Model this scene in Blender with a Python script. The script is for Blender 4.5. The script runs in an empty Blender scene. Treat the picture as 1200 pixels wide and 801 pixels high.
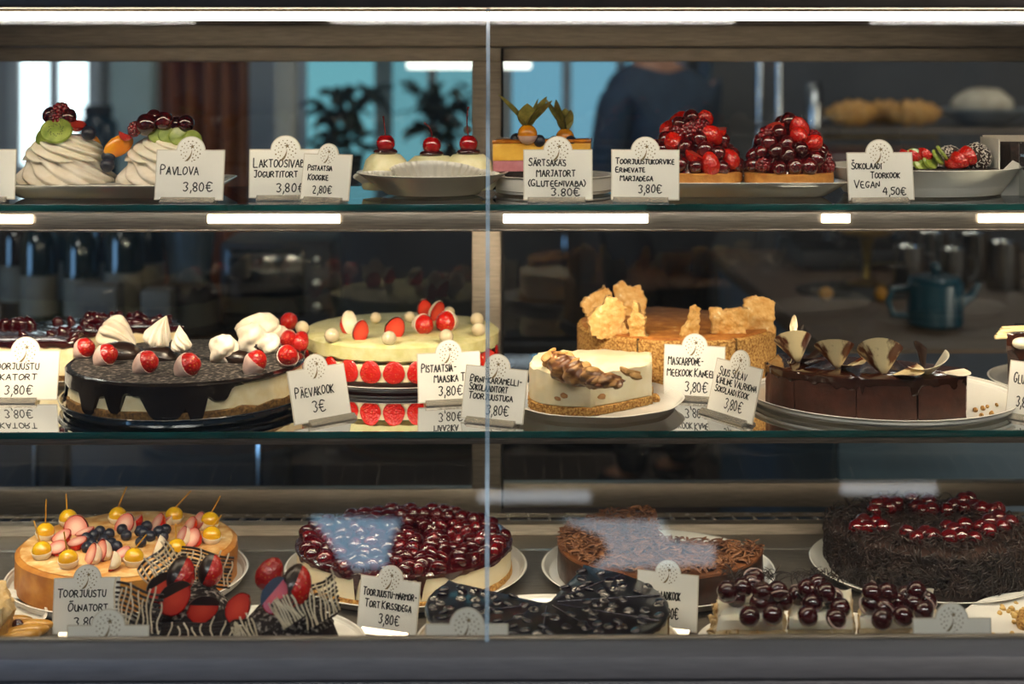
import bpy, bmesh, math, random
from mathutils import Vector, Matrix, noise, Euler
PI = math.pi
C = bpy.context.scene.collection
SC = bpy.context.scene

# ------------------------------------------------------------------ camera, world, exposure
F, HOR, CXP = 1750.0, 75.0, 600.0            # focal length in pixels of the 1200x801 frame, horizon row
YAW = math.radians(0.5)
EYE = Vector((0.0, 0.0, 1.45))
cam_data = bpy.data.cameras.new('camera')
cam = bpy.data.objects.new('camera', cam_data)
C.objects.link(cam)
cam.location = EYE
cam.rotation_euler = (PI/2, 0, -YAW)
cam_data.sensor_width = 36.0
cam_data.lens = F/1200.0*36.0
cam_data.shift_y = -(400.5-HOR)/1200.0
cam_data.clip_start = 0.05
cam_data.dof.use_dof = True
cam_data.dof.focus_distance = 1.83
cam_data.dof.aperture_fstop = 3.2
SC.camera = cam

SC.view_settings.view_transform = 'Standard'
SC.view_settings.look = 'None'
SC.view_settings.gamma = 1.0
SC.view_settings.use_curve_mapping = False
SC.view_settings.exposure = 0.0
SC.cycles.use_denoising = True
SC.cycles.max_bounces = 8
SC.cycles.transparent_max_bounces = 32
SC.cycles.caustics_reflective = False
SC.cycles.caustics_refractive = False
SC.cycles.sample_clamp_indirect = 4.0

world = bpy.data.worlds.new('world')
SC.world = world
world.use_nodes = True
world.node_tree.nodes['Background'].inputs[0].default_value = (0.45, 0.62, 0.75, 1)
world.node_tree.nodes['Background'].inputs[1].default_value = 0.02

LAMP = 19.0          # radiance of the case's LED strip
MODULE = 12.0        # radiance of the LED modules under the upper shelf
DAY_BACK = 3.2       # radiance of the kitchen's windows
DAY_SHOP = 1.9       # radiance of the shop windows behind the camera
KITCHEN_FILL = 21.0        # radiance of the added fill lamps above the kitchen
SHOP_FILL = 30.0          # radiance of the added fill lamps above the customers
FILL_RIGHT = 8.5      # radiance of the added fill pane on the right wall
MODULE_W = 0.62       # watts of a module's lamp per 10 cm
PROFILE_W = 1.8      # watts of the lamp profile under the middle shelf
LED_TINT = (1.0, 0.80, 0.56)

# ------------------------------------------------------------------ helpers: places
FWD = Vector((math.sin(YAW), math.cos(YAW), 0)); RGT = Vector((math.cos(YAW), -math.sin(YAW), 0))
def at(px, py, d):
    """the point of the room d metres deep that the photograph shows at (px, py)"""
    return EYE + FWD*d + RGT*((px-CXP)/F*d) + Vector((0, 0, -(py-HOR)/F*d))
def on(px, py, z):
    """the point at height z that the photograph shows at (px, py)"""
    return at(px, py, (EYE.z-z)*F/(py-HOR))
Z1, Z2, ZD = 1.45-0.164, 1.45-0.43, 1.45-0.66     # upper shelf, middle shelf, deck
GL = 0.008

def lin(h):
    v = [int(h[i:i+2], 16)/255 for i in (1, 3, 5)]
    return tuple(x/12.92 if x <= .04045 else ((x+.055)/1.055)**2.4 for x in v)

# ------------------------------------------------------------------ helpers: materials
MATS = {}
def mat(name, c1, c2=None, scale=40, rough=.5, bump=0, bscale=None, metal=0, coat=0, sss=0, ramp=(.35, .65), kind='noise', spec=.5, stretch=None, sheen=0, c3=None, detail=4, r3=.8, bdist=.002):
    if name in MATS: return MATS[name]
    m = bpy.data.materials.new(name); m.use_nodes = True
    nt = m.node_tree; N = nt.nodes; L = nt.links
    b = N['Principled BSDF']
    a = lin(c1)
    b.inputs['Base Color'].default_value = (*a, 1)
    b.inputs['Roughness'].default_value = rough
    b.inputs['Metallic'].default_value = metal
    b.inputs['Specular IOR Level'].default_value = spec
    b.inputs['Coat Weight'].default_value = coat
    b.inputs['Coat Roughness'].default_value = .06
    if sss:
        b.inputs['Subsurface Weight'].default_value = sss
        b.inputs['Subsurface Radius'].default_value = (1, .75, .5)
        b.inputs['Subsurface Scale'].default_value = .004
    tc = N.new('ShaderNodeTexCoord'); vec = tc.outputs['Object']
    if stretch:
        mp = N.new('ShaderNodeMapping'); mp.inputs['Scale'].default_value = stretch
        L.new(vec, mp.inputs['Vector']); vec = mp.outputs['Vector']
    def tex(sc):
        if kind == 'voronoi':
            t = N.new('ShaderNodeTexVoronoi'); t.inputs['Scale'].default_value = sc; L.new(vec, t.inputs['Vector']); return t.outputs['Distance']
        if kind == 'wave':
            t = N.new('ShaderNodeTexWave'); t.inputs['Scale'].default_value = sc; t.inputs['Distortion'].default_value = 6; L.new(vec, t.inputs['Vector']); return t.outputs['Fac']
        t = N.new('ShaderNodeTexNoise'); t.inputs['Scale'].default_value = sc; t.inputs['Detail'].default_value = detail; L.new(vec, t.inputs['Vector']); return t.outputs['Fac']
    if c2:
        r = N.new('ShaderNodeValToRGB')
        r.color_ramp.elements[0].position = ramp[0]; r.color_ramp.elements[0].color = (*a, 1)
        r.color_ramp.elements[1].position = ramp[1]; r.color_ramp.elements[1].color = (*lin(c2), 1)
        if c3:
            e = r.color_ramp.elements.new(r3); e.color = (*lin(c3), 1)
        L.new(tex(scale), r.inputs['Fac']); L.new(r.outputs['Color'], b.inputs['Base Color'])
    if bump:
        bn = N.new('ShaderNodeBump'); bn.inputs['Strength'].default_value = bump; bn.inputs['Distance'].default_value = bdist
        L.new(tex(bscale or scale), bn.inputs['Height']); L.new(bn.outputs['Normal'], b.inputs['Normal'])
    MATS[name] = m
    return m

def emit(name, col, strength):
    if name in MATS: return MATS[name]
    m = bpy.data.materials.new(name); m.use_nodes = True
    nt = m.node_tree; nt.nodes.clear()
    e = nt.nodes.new('ShaderNodeEmission'); o = nt.nodes.new('ShaderNodeOutputMaterial')
    e.inputs[0].default_value = (*col, 1); e.inputs[1].default_value = strength
    nt.links.new(e.outputs[0], o.inputs[0]); MATS[name] = m
    return m

def glass(name, tint, ior=1.45, boost=1.0, rough=0.0):
    """sheet glass: clear, with the mirror share that the angle gives"""
    m = bpy.data.materials.new(name); m.use_nodes = True
    nt = m.node_tree; nt.nodes.clear(); N = nt.nodes; L = nt.links
    t = N.new('ShaderNodeBsdfTransparent'); t.inputs[0].default_value = (*tint, 1)
    g = N.new('ShaderNodeBsdfGlossy'); g.inputs['Roughness'].default_value = rough; g.inputs[0].default_value = (.95, .97, 1, 1)
    f = N.new('ShaderNodeFresnel'); f.inputs[0].default_value = ior
    k = N.new('ShaderNodeMath'); k.operation = 'MULTIPLY'; k.inputs[1].default_value = boost; k.use_clamp = True
    x = N.new('ShaderNodeMixShader'); o = N.new('ShaderNodeOutputMaterial')
    L.new(f.outputs[0], k.inputs[0]); L.new(k.outputs[0], x.inputs[0]); L.new(t.outputs[0], x.inputs[1]); L.new(g.outputs[0], x.inputs[2]); L.new(x.outputs[0], o.inputs[0])
    MATS[name] = m
    return m

def strip_light(name, x0, x1, y, z, wy, aim, watts, parent, spread=150):
    l = bpy.data.lights.new(name, 'AREA'); l.shape = 'RECTANGLE'; l.size = x1-x0; l.size_y = wy
    l.energy = watts; l.color = LED_TINT; l.spread = math.radians(spread)
    o = bpy.data.objects.new(name, l); C.objects.link(o); o.parent = parent
    o.location = ((x0+x1)/2, y, z)
    d = Vector(aim).normalized()
    o.rotation_euler = (math.atan2(d.y, -d.z), 0, 0)
    return o

# ------------------------------------------------------------------ helpers: meshes
class MB:
    def __init__(s): s.v = []; s.f = []
    def add(s, vs, fs, M=None):
        b = len(s.v)
        s.v += [tuple(M @ Vector(p)) if M else tuple(p) for p in vs]
        s.f += [tuple(i+b for i in f) for f in fs]
        return s
    def mesh(s, name, sharp=40):
        me = bpy.data.meshes.new(name)
        me.from_pydata(s.v, [], s.f)
        bm = bmesh.new(); bm.from_mesh(me)
        bmesh.ops.recalc_face_normals(bm, faces=bm.faces)
        bm.to_mesh(me); bm.free()
        me.shade_smooth()
        for p in me.polygons:
            if len(p.vertices) > 24: p.use_smooth = False
        if sharp: me.set_sharp_from_angle(angle=math.radians(sharp))
        me.update()
        return me

def box(lo, hi, bev=0.0):
    lo, hi = Vector(lo), Vector(hi)
    c = (lo+hi)/2; h = (hi-lo)/2
    b = min(bev, min(h)*.9)
    m = MB()
    if b <= 0:
        vs = [(lo.x if i & 1 == 0 else hi.x, lo.y if i & 2 == 0 else hi.y, lo.z if i & 4 == 0 else hi.z) for i in range(8)]
        return m.add(vs, [(0, 2, 3, 1), (4, 5, 7, 6), (0, 1, 5, 4), (2, 6, 7, 3), (0, 4, 6, 2), (1, 3, 7, 5)])
    bm = bmesh.new()
    bmesh.ops.create_cube(bm, size=2)
    for v in bm.verts: v.co = Vector((v.co.x*h.x, v.co.y*h.y, v.co.z*h.z))+c
    bmesh.ops.bevel(bm, geom=bm.edges[:], offset=b, segments=2, affect='EDGES', profile=.5)
    bm.verts.ensure_lookup_table()
    m.add([v.co.copy() for v in bm.verts], [[v.index for v in f.verts] for f in bm.faces])
    bm.free()
    return m

def lathe(prof, n=48, sx=1, sy=1, wob=None):
    """prof: (r, z) from the axis outward and back; wob(theta, r, z) -> radius factor"""
    vs, fs = [], []
    for (r, z) in prof:
        for k in range(n):
            t = 2*PI*k/n
            q = r*(wob(t, r, z) if wob else 1)
            vs.append((q*math.cos(t)*sx, q*math.sin(t)*sy, z))
    for i in range(len(prof)-1):
        for k in range(n):
            a, b = i*n+k, i*n+(k+1) % n
            fs.append((a, b, b+n, a+n))
    if prof[0][0] > 1e-6: fs.append(tuple(range(n)))
    if prof[-1][0] > 1e-6: fs.append(tuple(range((len(prof)-1)*n, len(prof)*n)))
    return MB().add(vs, fs)

def ball(r, n=20, m=12, amp=0, freq=60, seed=0, sc=(1, 1, 1), fn=None):
    vs, fs = [], []
    for i in range(m+1):
        p = PI*i/m
        for k in range(n):
            t = 2*PI*k/n
            d = Vector((math.sin(p)*math.cos(t), math.sin(p)*math.sin(t), math.cos(p)))
            q = r
            if amp: q += amp*noise.fractal(d*r*freq+Vector((seed*3.1, seed*1.7, 5)), .8, 2, 3)
            if fn: q *= fn(t, p, d)
            vs.append((d.x*q*sc[0], d.y*q*sc[1], d.z*q*sc[2]))
    for i in range(m):
        for k in range(n):
            a, b = i*n+k, i*n+(k+1) % n
            fs.append((a, a+n, b+n, b))
    bm = MB().add(vs, fs)
    return weld(bm)

def weld(mb, d=1e-6):
    bm = bmesh.new()
    vv = [bm.verts.new(v) for v in mb.v]
    for f in mb.f:
        try: bm.faces.new([vv[i] for i in f])
        except ValueError: pass
    bmesh.ops.remove_doubles(bm, verts=bm.verts, dist=d)
    bm.verts.index_update()
    out = MB()
    out.v = [tuple(v.co) for v in bm.verts]; out.f = [tuple(v.index for v in f.verts) for f in bm.faces]
    bm.free()
    return out

def tube(path, r, n=8, caps=True):
    path = [Vector(p) for p in path]
    rr = r if isinstance(r, (list, tuple)) else [r]*len(path)
    vs, fs = [], []
    up = None
    for i, p in enumerate(path):
        t = (path[min(i+1, len(path)-1)]-path[max(i-1, 0)])
        t = t.normalized() if t.length > 1e-9 else Vector((0, 0, 1))
        if up is None: up = t.orthogonal().normalized()
        up = (up-t*up.dot(t))
        up = up.normalized() if up.length > 1e-9 else t.orthogonal().normalized()
        s = t.cross(up)
        for k in range(n):
            a = 2*PI*k/n
            vs.append(p+(up*math.cos(a)+s*math.sin(a))*rr[i])
    for i in range(len(path)-1):
        for k in range(n):
            a, b = i*n+k, i*n+(k+1) % n
            fs.append((a, b, b+n, a+n))
    if caps:
        fs.append(tuple(range(n))); fs.append(tuple(range((len(path)-1)*n, len(path)*n)))
    return MB().add(vs, fs)

def resample(pts, step, closed=True):
    out = []
    n = len(pts)
    for i in range(n if closed else n-1):
        a, b = Vector(pts[i]), Vector(pts[(i+1) % n])
        k = max(1, int(round((b-a).length/step)))
        for j in range(k): out.append(tuple(a.lerp(b, j/k)))
    if not closed: out.append(tuple(pts[-1]))
    return out

def clip(poly, nx, ny, d):
    """keep nx*x+ny*y <= d"""
    out = []
    for i in range(len(poly)):
        a, b = poly[i], poly[(i+1) % len(poly)]
        fa, fb = nx*a[0]+ny*a[1]-d, nx*b[0]+ny*b[1]-d
        if fa <= 0: out.append(a)
        if fa*fb < 0:
            t = fa/(fa-fb)
            out.append((a[0]+(b[0]-a[0])*t, a[1]+(b[1]-a[1])*t))
    return out

def disc(r, n=96, sx=1, sy=1): return [(r*sx*math.cos(2*PI*k/n), r*sy*math.sin(2*PI*k/n)) for k in range(n)]
def sector(r, a0, a1, n=64):
    a0, a1 = math.radians(a0), math.radians(a1)
    return [(0, 0)]+[(r*math.cos(a0+(a1-a0)*k/n), r*math.sin(a0+(a1-a0)*k/n)) for k in range(n+1)]

def normals2(pts):
    n = len(pts); out = []
    area = sum(pts[i][0]*pts[(i+1) % n][1]-pts[(i+1) % n][0]*pts[i][1] for i in range(n))
    sg = 1 if area > 0 else -1
    for i in range(n):
        a, b = Vector(pts[i-1]), Vector(pts[(i+1) % n])
        t = (b-a); t = t.normalized() if t.length > 1e-9 else Vector((1, 0))
        out.append(Vector((t.y, -t.x))*sg)
    return out

def slab(pts, z0, z1, off=0.0, rnd=.002, amp=0.0, freq=80, seed=0, step=.005, rows=4, wav=0.0):
    """a standing slab with the outline pts; z0, z1 numbers or functions of (x, y, i, n)"""
    pts = resample(pts, step)
    nn = normals2(pts)
    n = len(pts)
    sharp_at = []
    for i in range(n):
        a, b, c = Vector(pts[i-1]), Vector(pts[i]), Vector(pts[(i+1) % n])
        if (b-a).length > 1e-9 and (c-b).length > 1e-9 and (b-a).angle(c-b) > .45: sharp_at.append(b)
    keep = [min([1.0]+[.35*(Vector(p)-q).length/max(rnd, 1e-6) for q in sharp_at]) for p in pts]
    Zf = lambda z, i: z(pts[i][0], pts[i][1], i, n) if callable(z) else z
    rings = [('b', 0.0, -rnd)]+[('s', k/rows, 0.0) for k in range(rows+1)]+[('t', 1.0, -rnd)]
    vs = []
    for (kd, t, ins) in rings:
        for i in range(n):
            lo, hi = Zf(z0, i), Zf(z1, i)
            if kd == 's': z = lo+rnd*.7+(hi-lo-1.4*rnd)*t
            else: z = lo if kd == 'b' else hi
            o = off+ins*keep[i]
            if amp: o += amp*noise.fractal(Vector((pts[i][0], pts[i][1], z))*freq+Vector((seed, 0, 0)), .9, 2, 3)
            zz = z+(wav*noise.noise(Vector((pts[i][0], pts[i][1], seed))*60) if kd == 't' and wav else 0)
            vs.append((pts[i][0]+nn[i].x*o, pts[i][1]+nn[i].y*o, zz))
    fs = []
    for r in range(len(rings)-1):
        for i in range(n):
            a, b = r*n+i, r*n+(i+1) % n
            fs.append((a, b, b+n, a+n))
    fs.append(tuple(range(n))); fs.append(tuple(range((len(rings)-1)*n, len(rings)*n)))
    return MB().add(vs, fs)

# ------------------------------------------------------------------ helpers: objects
def thing(name, label, cat, loc=(0, 0, 0), rz=0, group=None, kind=None):
    o = bpy.data.objects.new(name, None); C.objects.link(o)
    o.empty_display_size = .02
    o.location = loc; o.rotation_euler = (0, 0, rz)
    tag(o, label, cat, group, kind)
    return o
def tag(o, label, cat, group=None, kind=None):
    o['label'] = label; o['category'] = cat
    if group: o['group'] = group
    if kind: o['kind'] = kind
    return o
def part(name, mb, m, parent=None, loc=None, rot=None, scale=None, sharp=40, label=None, kind=None):
    me = mb if isinstance(mb, bpy.types.Mesh) else mb.mesh(name, sharp)
    if not me.materials and m: me.materials.append(m)
    o = bpy.data.objects.new(name, me); C.objects.link(o)
    if parent: o.parent = parent
    if loc is not None: o.location = loc
    if rot is not None: o.rotation_euler = rot
    if scale is not None: o.scale = scale if isinstance(scale, (tuple, list)) else (scale,)*3
    if label: o['label'] = label
    if kind: o['kind'] = kind
    return o
def struct(name, mb, m, sharp=40, parent=None):
    o = part(name, mb, m, parent, sharp=sharp)
    if not parent: o['kind'] = 'structure'
    return o
def dup(root, loc, rz=0, label=None, scale=None):
    r = root.copy(); C.objects.link(r); r.location = loc; r.rotation_euler = (0, 0, rz)
    if label: r['label'] = label
    if scale: r.scale = (scale,)*3
    for ch in list(root.children):
        c = ch.copy(); C.objects.link(c); c.parent = r
        for g in ch.children:
            d = g.copy(); C.objects.link(d); d.parent = c
    return r
# ------------------------------------------------------------------ materials of the place
steel = mat('brushed_steel', '#a0968a', '#857c72', 30, .36, .25, metal=.75, stretch=(1, 30, 30), bscale=60)
steel_dark = mat('dark_steel', '#6f665f', '#554e49', 30, .42, .2, metal=.75, stretch=(1, 30, 30), bscale=60)
sill_m = mat('sill_metal', '#57585c', '#4c4d51', 25, .5, .08, metal=.3, stretch=(1, 20, 20), bscale=60)
black_m = mat('black_gap', '#0c0c0d', rough=.7)
pane_glass = glass('pane_glass', (.97, .985, .98))
door_glass = glass('door_glass', (.93, .96, .96), 1.5, 1.1)
shelf_glass = glass('shelf_glass', (.93, .97, .955), 1.5)
edge_glass = mat('cut_glass_edge', '#0b4a4a', '#06312f', 8, .12, coat=.6)
pane_edge = mat('pane_cut_edge', '#9fb6c4', '#566b78', 6, .12, coat=.5, stretch=(1, 1, 2))
led = emit('led_light', LED_TINT, LAMP)
led_mod = emit('led_module_light', LED_TINT, MODULE)
wall_m = mat('grey_wall_paint', '#a3a7aa', '#9a9ea1', 3, .8)
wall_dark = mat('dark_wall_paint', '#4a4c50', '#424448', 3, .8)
ceil_m = mat('ceiling_paint', '#4a4a4b', '#424243', 3, .9)
floor_m = mat('floor_boards', '#5c5048', '#463c36', 6, .6, .1, stretch=(1, 12, 1))

# ------------------------------------------------------------------ the room
struct('floor', box((-4.6, -4.3, -.1), (4.6, 6.4, 0)), floor_m)
struct('ceiling', box((-4.6, -4.3, 3.0), (4.6, 6.4, 3.1)), ceil_m)
struct('wall_back', box((-4.6, 6.3, 0), (4.6, 6.4, 3)), wall_m)
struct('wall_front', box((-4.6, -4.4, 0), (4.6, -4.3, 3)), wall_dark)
struct('wall_left', box((-4.7, -4.3, 0), (-4.6, 6.4, 3)), wall_m)
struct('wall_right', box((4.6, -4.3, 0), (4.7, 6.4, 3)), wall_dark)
white_frame = mat('white_window_frame', '#c9ced2', '#bfc5c9', 5, .5)
def window(n, lo, hi, axis, col, strength, bars=1, frame_m=None):
    """a window on a wall: pane, outer frame, bars"""
    lo, hi = Vector(lo), Vector(hi)
    p = struct('window_%d' % n, box(lo, hi), emit('daylight_%d' % n, col, strength))
    f = MB(); t = .05
    a = 0 if axis == 'y' else 1
    def bar(u0, u1, z0, z1):
        l, h = [0, 0, z0], [0, 0, z1]
        l[a], h[a] = u0, u1
        o = 1-a
        l[o], h[o] = lo[o]-.02, hi[o]+.02
        b = box(l, h, .004); f.add(b.v, b.f)
    bar(lo[a]-t, lo[a], lo.z-t, hi.z+t); bar(hi[a], hi[a]+t, lo.z-t, hi.z+t)
    bar(lo[a], hi[a], lo.z-t, lo.z); bar(lo[a], hi[a], hi.z, hi.z+t)
    for k in range(1, bars+1):
        u = lo[a]+(hi[a]-lo[a])*k/(bars+1)
        bar(u-.02, u+.02, lo.z, hi.z)
    part('window_frame', f, frame_m or white_frame, p)
D6 = 6.28
def wx(px): return at(px, 100, D6).x
window(1, (wx(30), 6.24, 1.03), (wx(108), 6.29, 2.3), 'y', (.80, .94, 1.0), DAY_BACK*1.0)
window(2, (wx(362), 6.24, .98), (wx(440), 6.29, 2.3), 'y', (.20, .52, .60), DAY_BACK*.30, 0)
window(3, (wx(458), 6.24, 1.0), (wx(556), 6.29, 2.3), 'y', (.20, .50, .58), DAY_BACK*.26, 1)
window(4, (wx(600), 6.24, .95), (wx(790), 6.29, 2.3), 'y', (.20, .46, .62), DAY_BACK*.30, 2)
# the shop's windows behind the camera: low shop door on the side, high lights on the front
window(5, (-4.62, -3.2, .3), (-4.57, .5, 2.3), 'x', (.30, .58, 1.0), DAY_SHOP*3.6, 2, wall_dark)
def pane_outline(n, pts, col, strength):
    """a small high shop window whose glowing pane is shaped to the patch it mirrors in the slanted glass"""
    k = 7.24/F
    P = [((px-CXP)*k+.055, 2.28-(py-608)*.00405) for px, py in pts]
    m = MB(); q = len(P)
    m.add([(x, -4.30, z) for x, z in P]+[(x, -4.27, z) for x, z in P], [tuple(range(q)), tuple(range(2*q-1, q-1, -1))]+[(i, (i+1) % q, (i+1) % q+q, i+q) for i in range(q)])
    struct('window_%d' % n, m, emit('daylight_%d' % n, col, strength), sharp=0)
pane_outline(6, [(366, 606), (472, 610), (462, 628), (456, 662), (424, 666), (402, 654), (388, 630)], (.42, .76, .98), DAY_SHOP*2.3)
pane_outline(7, [(662, 610), (778, 612), (788, 634), (838, 640), (834, 662), (694, 666), (716, 648), (706, 628)], (.66, .87, 1.0), DAY_SHOP*1.7)
window(8, (4.57, -3.2, .3), (4.62, .5, 2.3), 'x', (1.0, .86, .70), FILL_RIGHT, 2, wall_dark)  # added glowing pane, unseen, filling the case front from the right
# lamps added out of view to brighten the kitchen
for (x, y) in ((-1.6, 4.4), (1.6, 4.4)):
    t = thing('fill_lamp', 'long added fill lamp over the kitchen, '+('on the window side' if x < 0 else 'over the coffee counter'), 'ceiling lamp', (x, y, 2.98), group='added kitchen fill lamps')
    part('housing', box((-.65, -.09, -.04), (.65, .09, .02), .008), white_frame, t)
    part('diffuser', box((-.62, -.07, -.06), (.62, .07, -.041), .006), emit('kitchen_fill_light', (1.0, .90, .78), KITCHEN_FILL), t)
for k, x in enumerate((-1.5, 0.1, 1.7)):  # lamps added overhead, out of view, as fill on the case front
    t = thing('fill_lamp', 'square ceiling lamp over the customers\' side, '+('window end', 'middle', 'far end')[k], 'ceiling lamp', (x, -.55, 2.98), group='added shop fill lamps')
    part('housing', box((-.62, -.17, -.04), (.62, .17, .02), .008), white_frame, t)
    part('diffuser', box((-.60, -.15, -.06), (.60, .15, -.041), .006), emit('shop_fill_light', (1.0, .93, .84), SHOP_FILL), t)
# two slim lamps hung in the shop: the white streaks in the front glass
for k, (px0, px1, yy) in enumerate(((985, 1095, 577), (560, 690, 585))):
    e = math.atan((yy-HOR)/F); z0 = 1.45-1.52*math.tan(e); dist = 5.0
    z = z0+dist*math.tan(2*math.radians(14.8)-e)
    X = [(p-CXP)/F*(1.52+dist)+.06 for p in (px0, px1)]
    t = thing('pendant_lamp', 'slim white tube lamp hung on two wires in the shop, '+('over the counter end' if k == 0 else 'over the middle'), 'pendant lamp', ((X[0]+X[1])/2, 1.52-dist, z), group='tube lamps in the shop')
    w = (X[1]-X[0])/2
    part('tube', tube([(-w, 0, 0), (w, 0, 0)], .024, 12), emit('shop_tube_light', (.9, .95, 1), 3.6), t)
    part('cap', box((-w, -.026, .026), (w, .026, .06), .006), black_m, t)
    for s in (-.8, .8): part('wire', tube([(w*s, 0, .05), (w*s, 0, 3.0-z)], .002, 6), black_m, t)

# ------------------------------------------------------------------ the display case
XL, XR = -.95, .95
case = thing('display_case', 'steel refrigerated pastry case with slanted glass front and two sliding back doors', 'display case', (0, 1.5, 0))
def cp(name, mb, m, label=None, parent=None, sharp=40, kind=None):
    b = MB(); b.v = [(v[0], v[1]-1.5, v[2]) for v in mb.v]; b.f = mb.f
    return part(name, b, m, parent or case, label=label, sharp=sharp, kind=kind)
GB, GT = Vector((0, 1.500, .858)), Vector((0, 1.672, 1.512))       # foot and head of the slanted front glass
cp('cabinet', box((XL, 1.50, .12), (XR, 2.30, .74), .004), steel_dark)
cp('plinth', box((XL, 1.56, 0), (XR, 2.28, .12)), black_m)
cp('front_panel', box((XL, 1.462, .30), (XR, 1.50, .8455), .003), sill_m, 'matt grey front panel')
cp('front_sill', box((XL, 1.458, .848), (XR, 1.506, .871), .004), sill_m, 'matt grey metal sill')
cp('sill_lip', box((XL, 1.506, .855), (XR, 1.514, .8725), .002), steel, 'bright steel edge')
cp('deck', box((XL, 1.50, .765), (XR, 2.026, .790)), mat('deck_steel', '#7d756c', '#5f5850', 35, .42, .2, metal=.5, stretch=(1, 30, 30), bscale=60))
lip = MB()
prof = [(2.026, .7899), (2.040, .7899), (2.094, .7899), (2.098, .803), (2.104, .8065), (2.114, .805), (2.114, .765), (2.026, .765)]
n_ = len(prof)
lip.v = [(x, y, z) for x in (XL, XR) for (y, z) in prof]
lip.f = [(i, (i+1) % n_, (i+1) % n_+n_, i+n_) for i in range(n_)]+[tuple(range(n_)), tuple(range(n_, 2*n_))]
cp('air_duct_lip', lip, steel)
cp('deck_trim', box((XL, 2.026, .7890), (XR, 2.034, .7901)), mat('polished_trim', '#cfc4b4', rough=.2, metal=.6), 'bright polished strip across the deck')
gr = MB()
x = XL
while x < XR:
    b = tube([(x, 2.108, .806), (x, 2.18, .792), (x, 2.244, .7705)], .0022, 6); gr.add(b.v, b.f); x += .0292
for (y, z) in ((2.14, .802), (2.21, .784)):
    b = tube([(XL, y, z), (XR, y, z)], .0018, 6); gr.add(b.v, b.f)
cp('grille', gr, steel, 'wire grille over the air duct')
cp('duct_floor', box((XL, 2.114, .741), (XR, 2.24, .750)), black_m)
cp('header_panel', box((XL, 1.640, 1.512), (XR, 1.684, 1.60), .004), mat('header_metal', '#2c2827', '#242120', 30, .45, metal=.6), 'dark metal header')
cp('ceiling_panel', box((XL, 1.704, 1.509), (XR, 2.32, 1.516)), steel_dark)
cp('case_roof', box((XL, 1.66, 1.56), (XR, 2.34, 1.60)), steel_dark)
cp('door_track', box((XL, 2.236, 1.476), (XR, 2.33, 1.509), .003), steel)
cp('lamp_strip', box((XL+.02, 1.685, 1.4995), (XR-.02, 1.701, 1.5085), .003), led, 'lit white lamp strip')
cp('lamp_channel', box((XL, 1.6835, 1.5088), (XR, 1.7035, 1.516), .001), steel)
for sx in (XL-.02, XR):
    cp('side_panel', box((sx, 1.5, .74), (sx+.02, 2.3, 1.56), .003), steel_dark)
# two slanted front panes that meet at the joint
def front_pane(x0, x1, seam):
    nrm = Vector((0, -(GT-GB).z, (GT-GB).y)).normalized()*.006
    m = MB()
    m.add([(x, p.y+o.y, p.z+o.z) for x in (x0, x1) for (p, o) in ((GB, nrm*0), (GB, nrm), (GT, nrm), (GT, nrm*0))],
          [(0, 3, 7, 4), (1, 5, 6, 2)])
    p = cp('front_pane', m, pane_glass, sharp=0)
    xs = x1 if seam == 1 else x0
    e = MB(); t = .0016*seam
    e.add([(x, q.y+o.y, q.z+o.z) for x in (xs, xs+t) for (q, o) in ((GB, nrm*-.02), (GB, nrm*1.02), (GT, nrm*1.02), (GT, nrm*-.02))],
          [(0, 1, 2, 3), (4, 7, 6, 5), (0, 4, 5, 1), (1, 5, 6, 2), (2, 6, 7, 3), (3, 7, 4, 0)])
    b = MB(); b.v = [(v[0], v[1]-1.5, v[2]) for v in e.v]; b.f = e.f
    part('polished_edge', b, pane_edge, p)
XJ = at(571.5, 400, 1.59).x
front_pane(XL, XJ-.0019, 1)
front_pane(XJ+.0019, XR, -1)

# sliding doors
def door(x0, x1, y0, name_label, slot_x):
    zb0, zb1, zt0, zt1 = .774, .8105, 1.4535, 1.4755
    t = thing('sliding_door', name_label, 'sliding door', ((x0+x1)/2, y0, zb0))
    hw = (x1-x0)/2
    def loc(lo, hi, bev=.002): return box((lo[0]-(x0+x1)/2, lo[1]-y0, lo[2]-zb0), (hi[0]-(x0+x1)/2, hi[1]-y0, hi[2]-zb0), bev)
    sw = .0435
    part('bottom_rail', loc((x0, y0, zb0), (x1, y0+.022, zb1)), steel, t)
    part('top_rail', loc((x0, y0, zt0), (x1, y0+.022, zt1)), steel, t)
    for sx in (x0, x1-sw): part('stile', loc((sx, y0+.0005, zb1), (sx+sw, y0+.0215, zt0)), steel, t)
    g = MB(); 
    for yy in (y0+.009, y0+.014):
        g.add([(x0+sw-.002, yy, zb1-.002), (x1-sw+.002, yy, zb1-.002), (x1-sw+.002, yy, zt0+.002), (x0+sw-.002, yy, zt0+.002)], [(0, 1, 2, 3)])
    b = MB(); b.v = [(v[0]-(x0+x1)/2, v[1]-y0, v[2]-zb0) for v in g.v]; b.f = g.f
    part('glass_panel', b, door_glass, t, sharp=0)
    return t
xs0, xs1 = at(556, 300, 2.25).x, at(587, 300, 2.25).x
dl = door(XL, xs1, 2.248, 'framed sliding glass door behind the pavlovas and the pistachio cake', 0)
part('knob', ball(.006, 14, 8, sc=(1, .8, 1)), steel, dl, loc=tuple(at(548, 152, 2.2405)-dl.location))
dr = door(xs0, XR, 2.276, 'framed sliding glass door behind the berry tarts and the mascarpone cake', 0)
part('edge_seal', box((xs1-dr.location.x+.0005, -.004, 0), (xs1-dr.location.x+.004, .0, .70)), black_m, dr)

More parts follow.
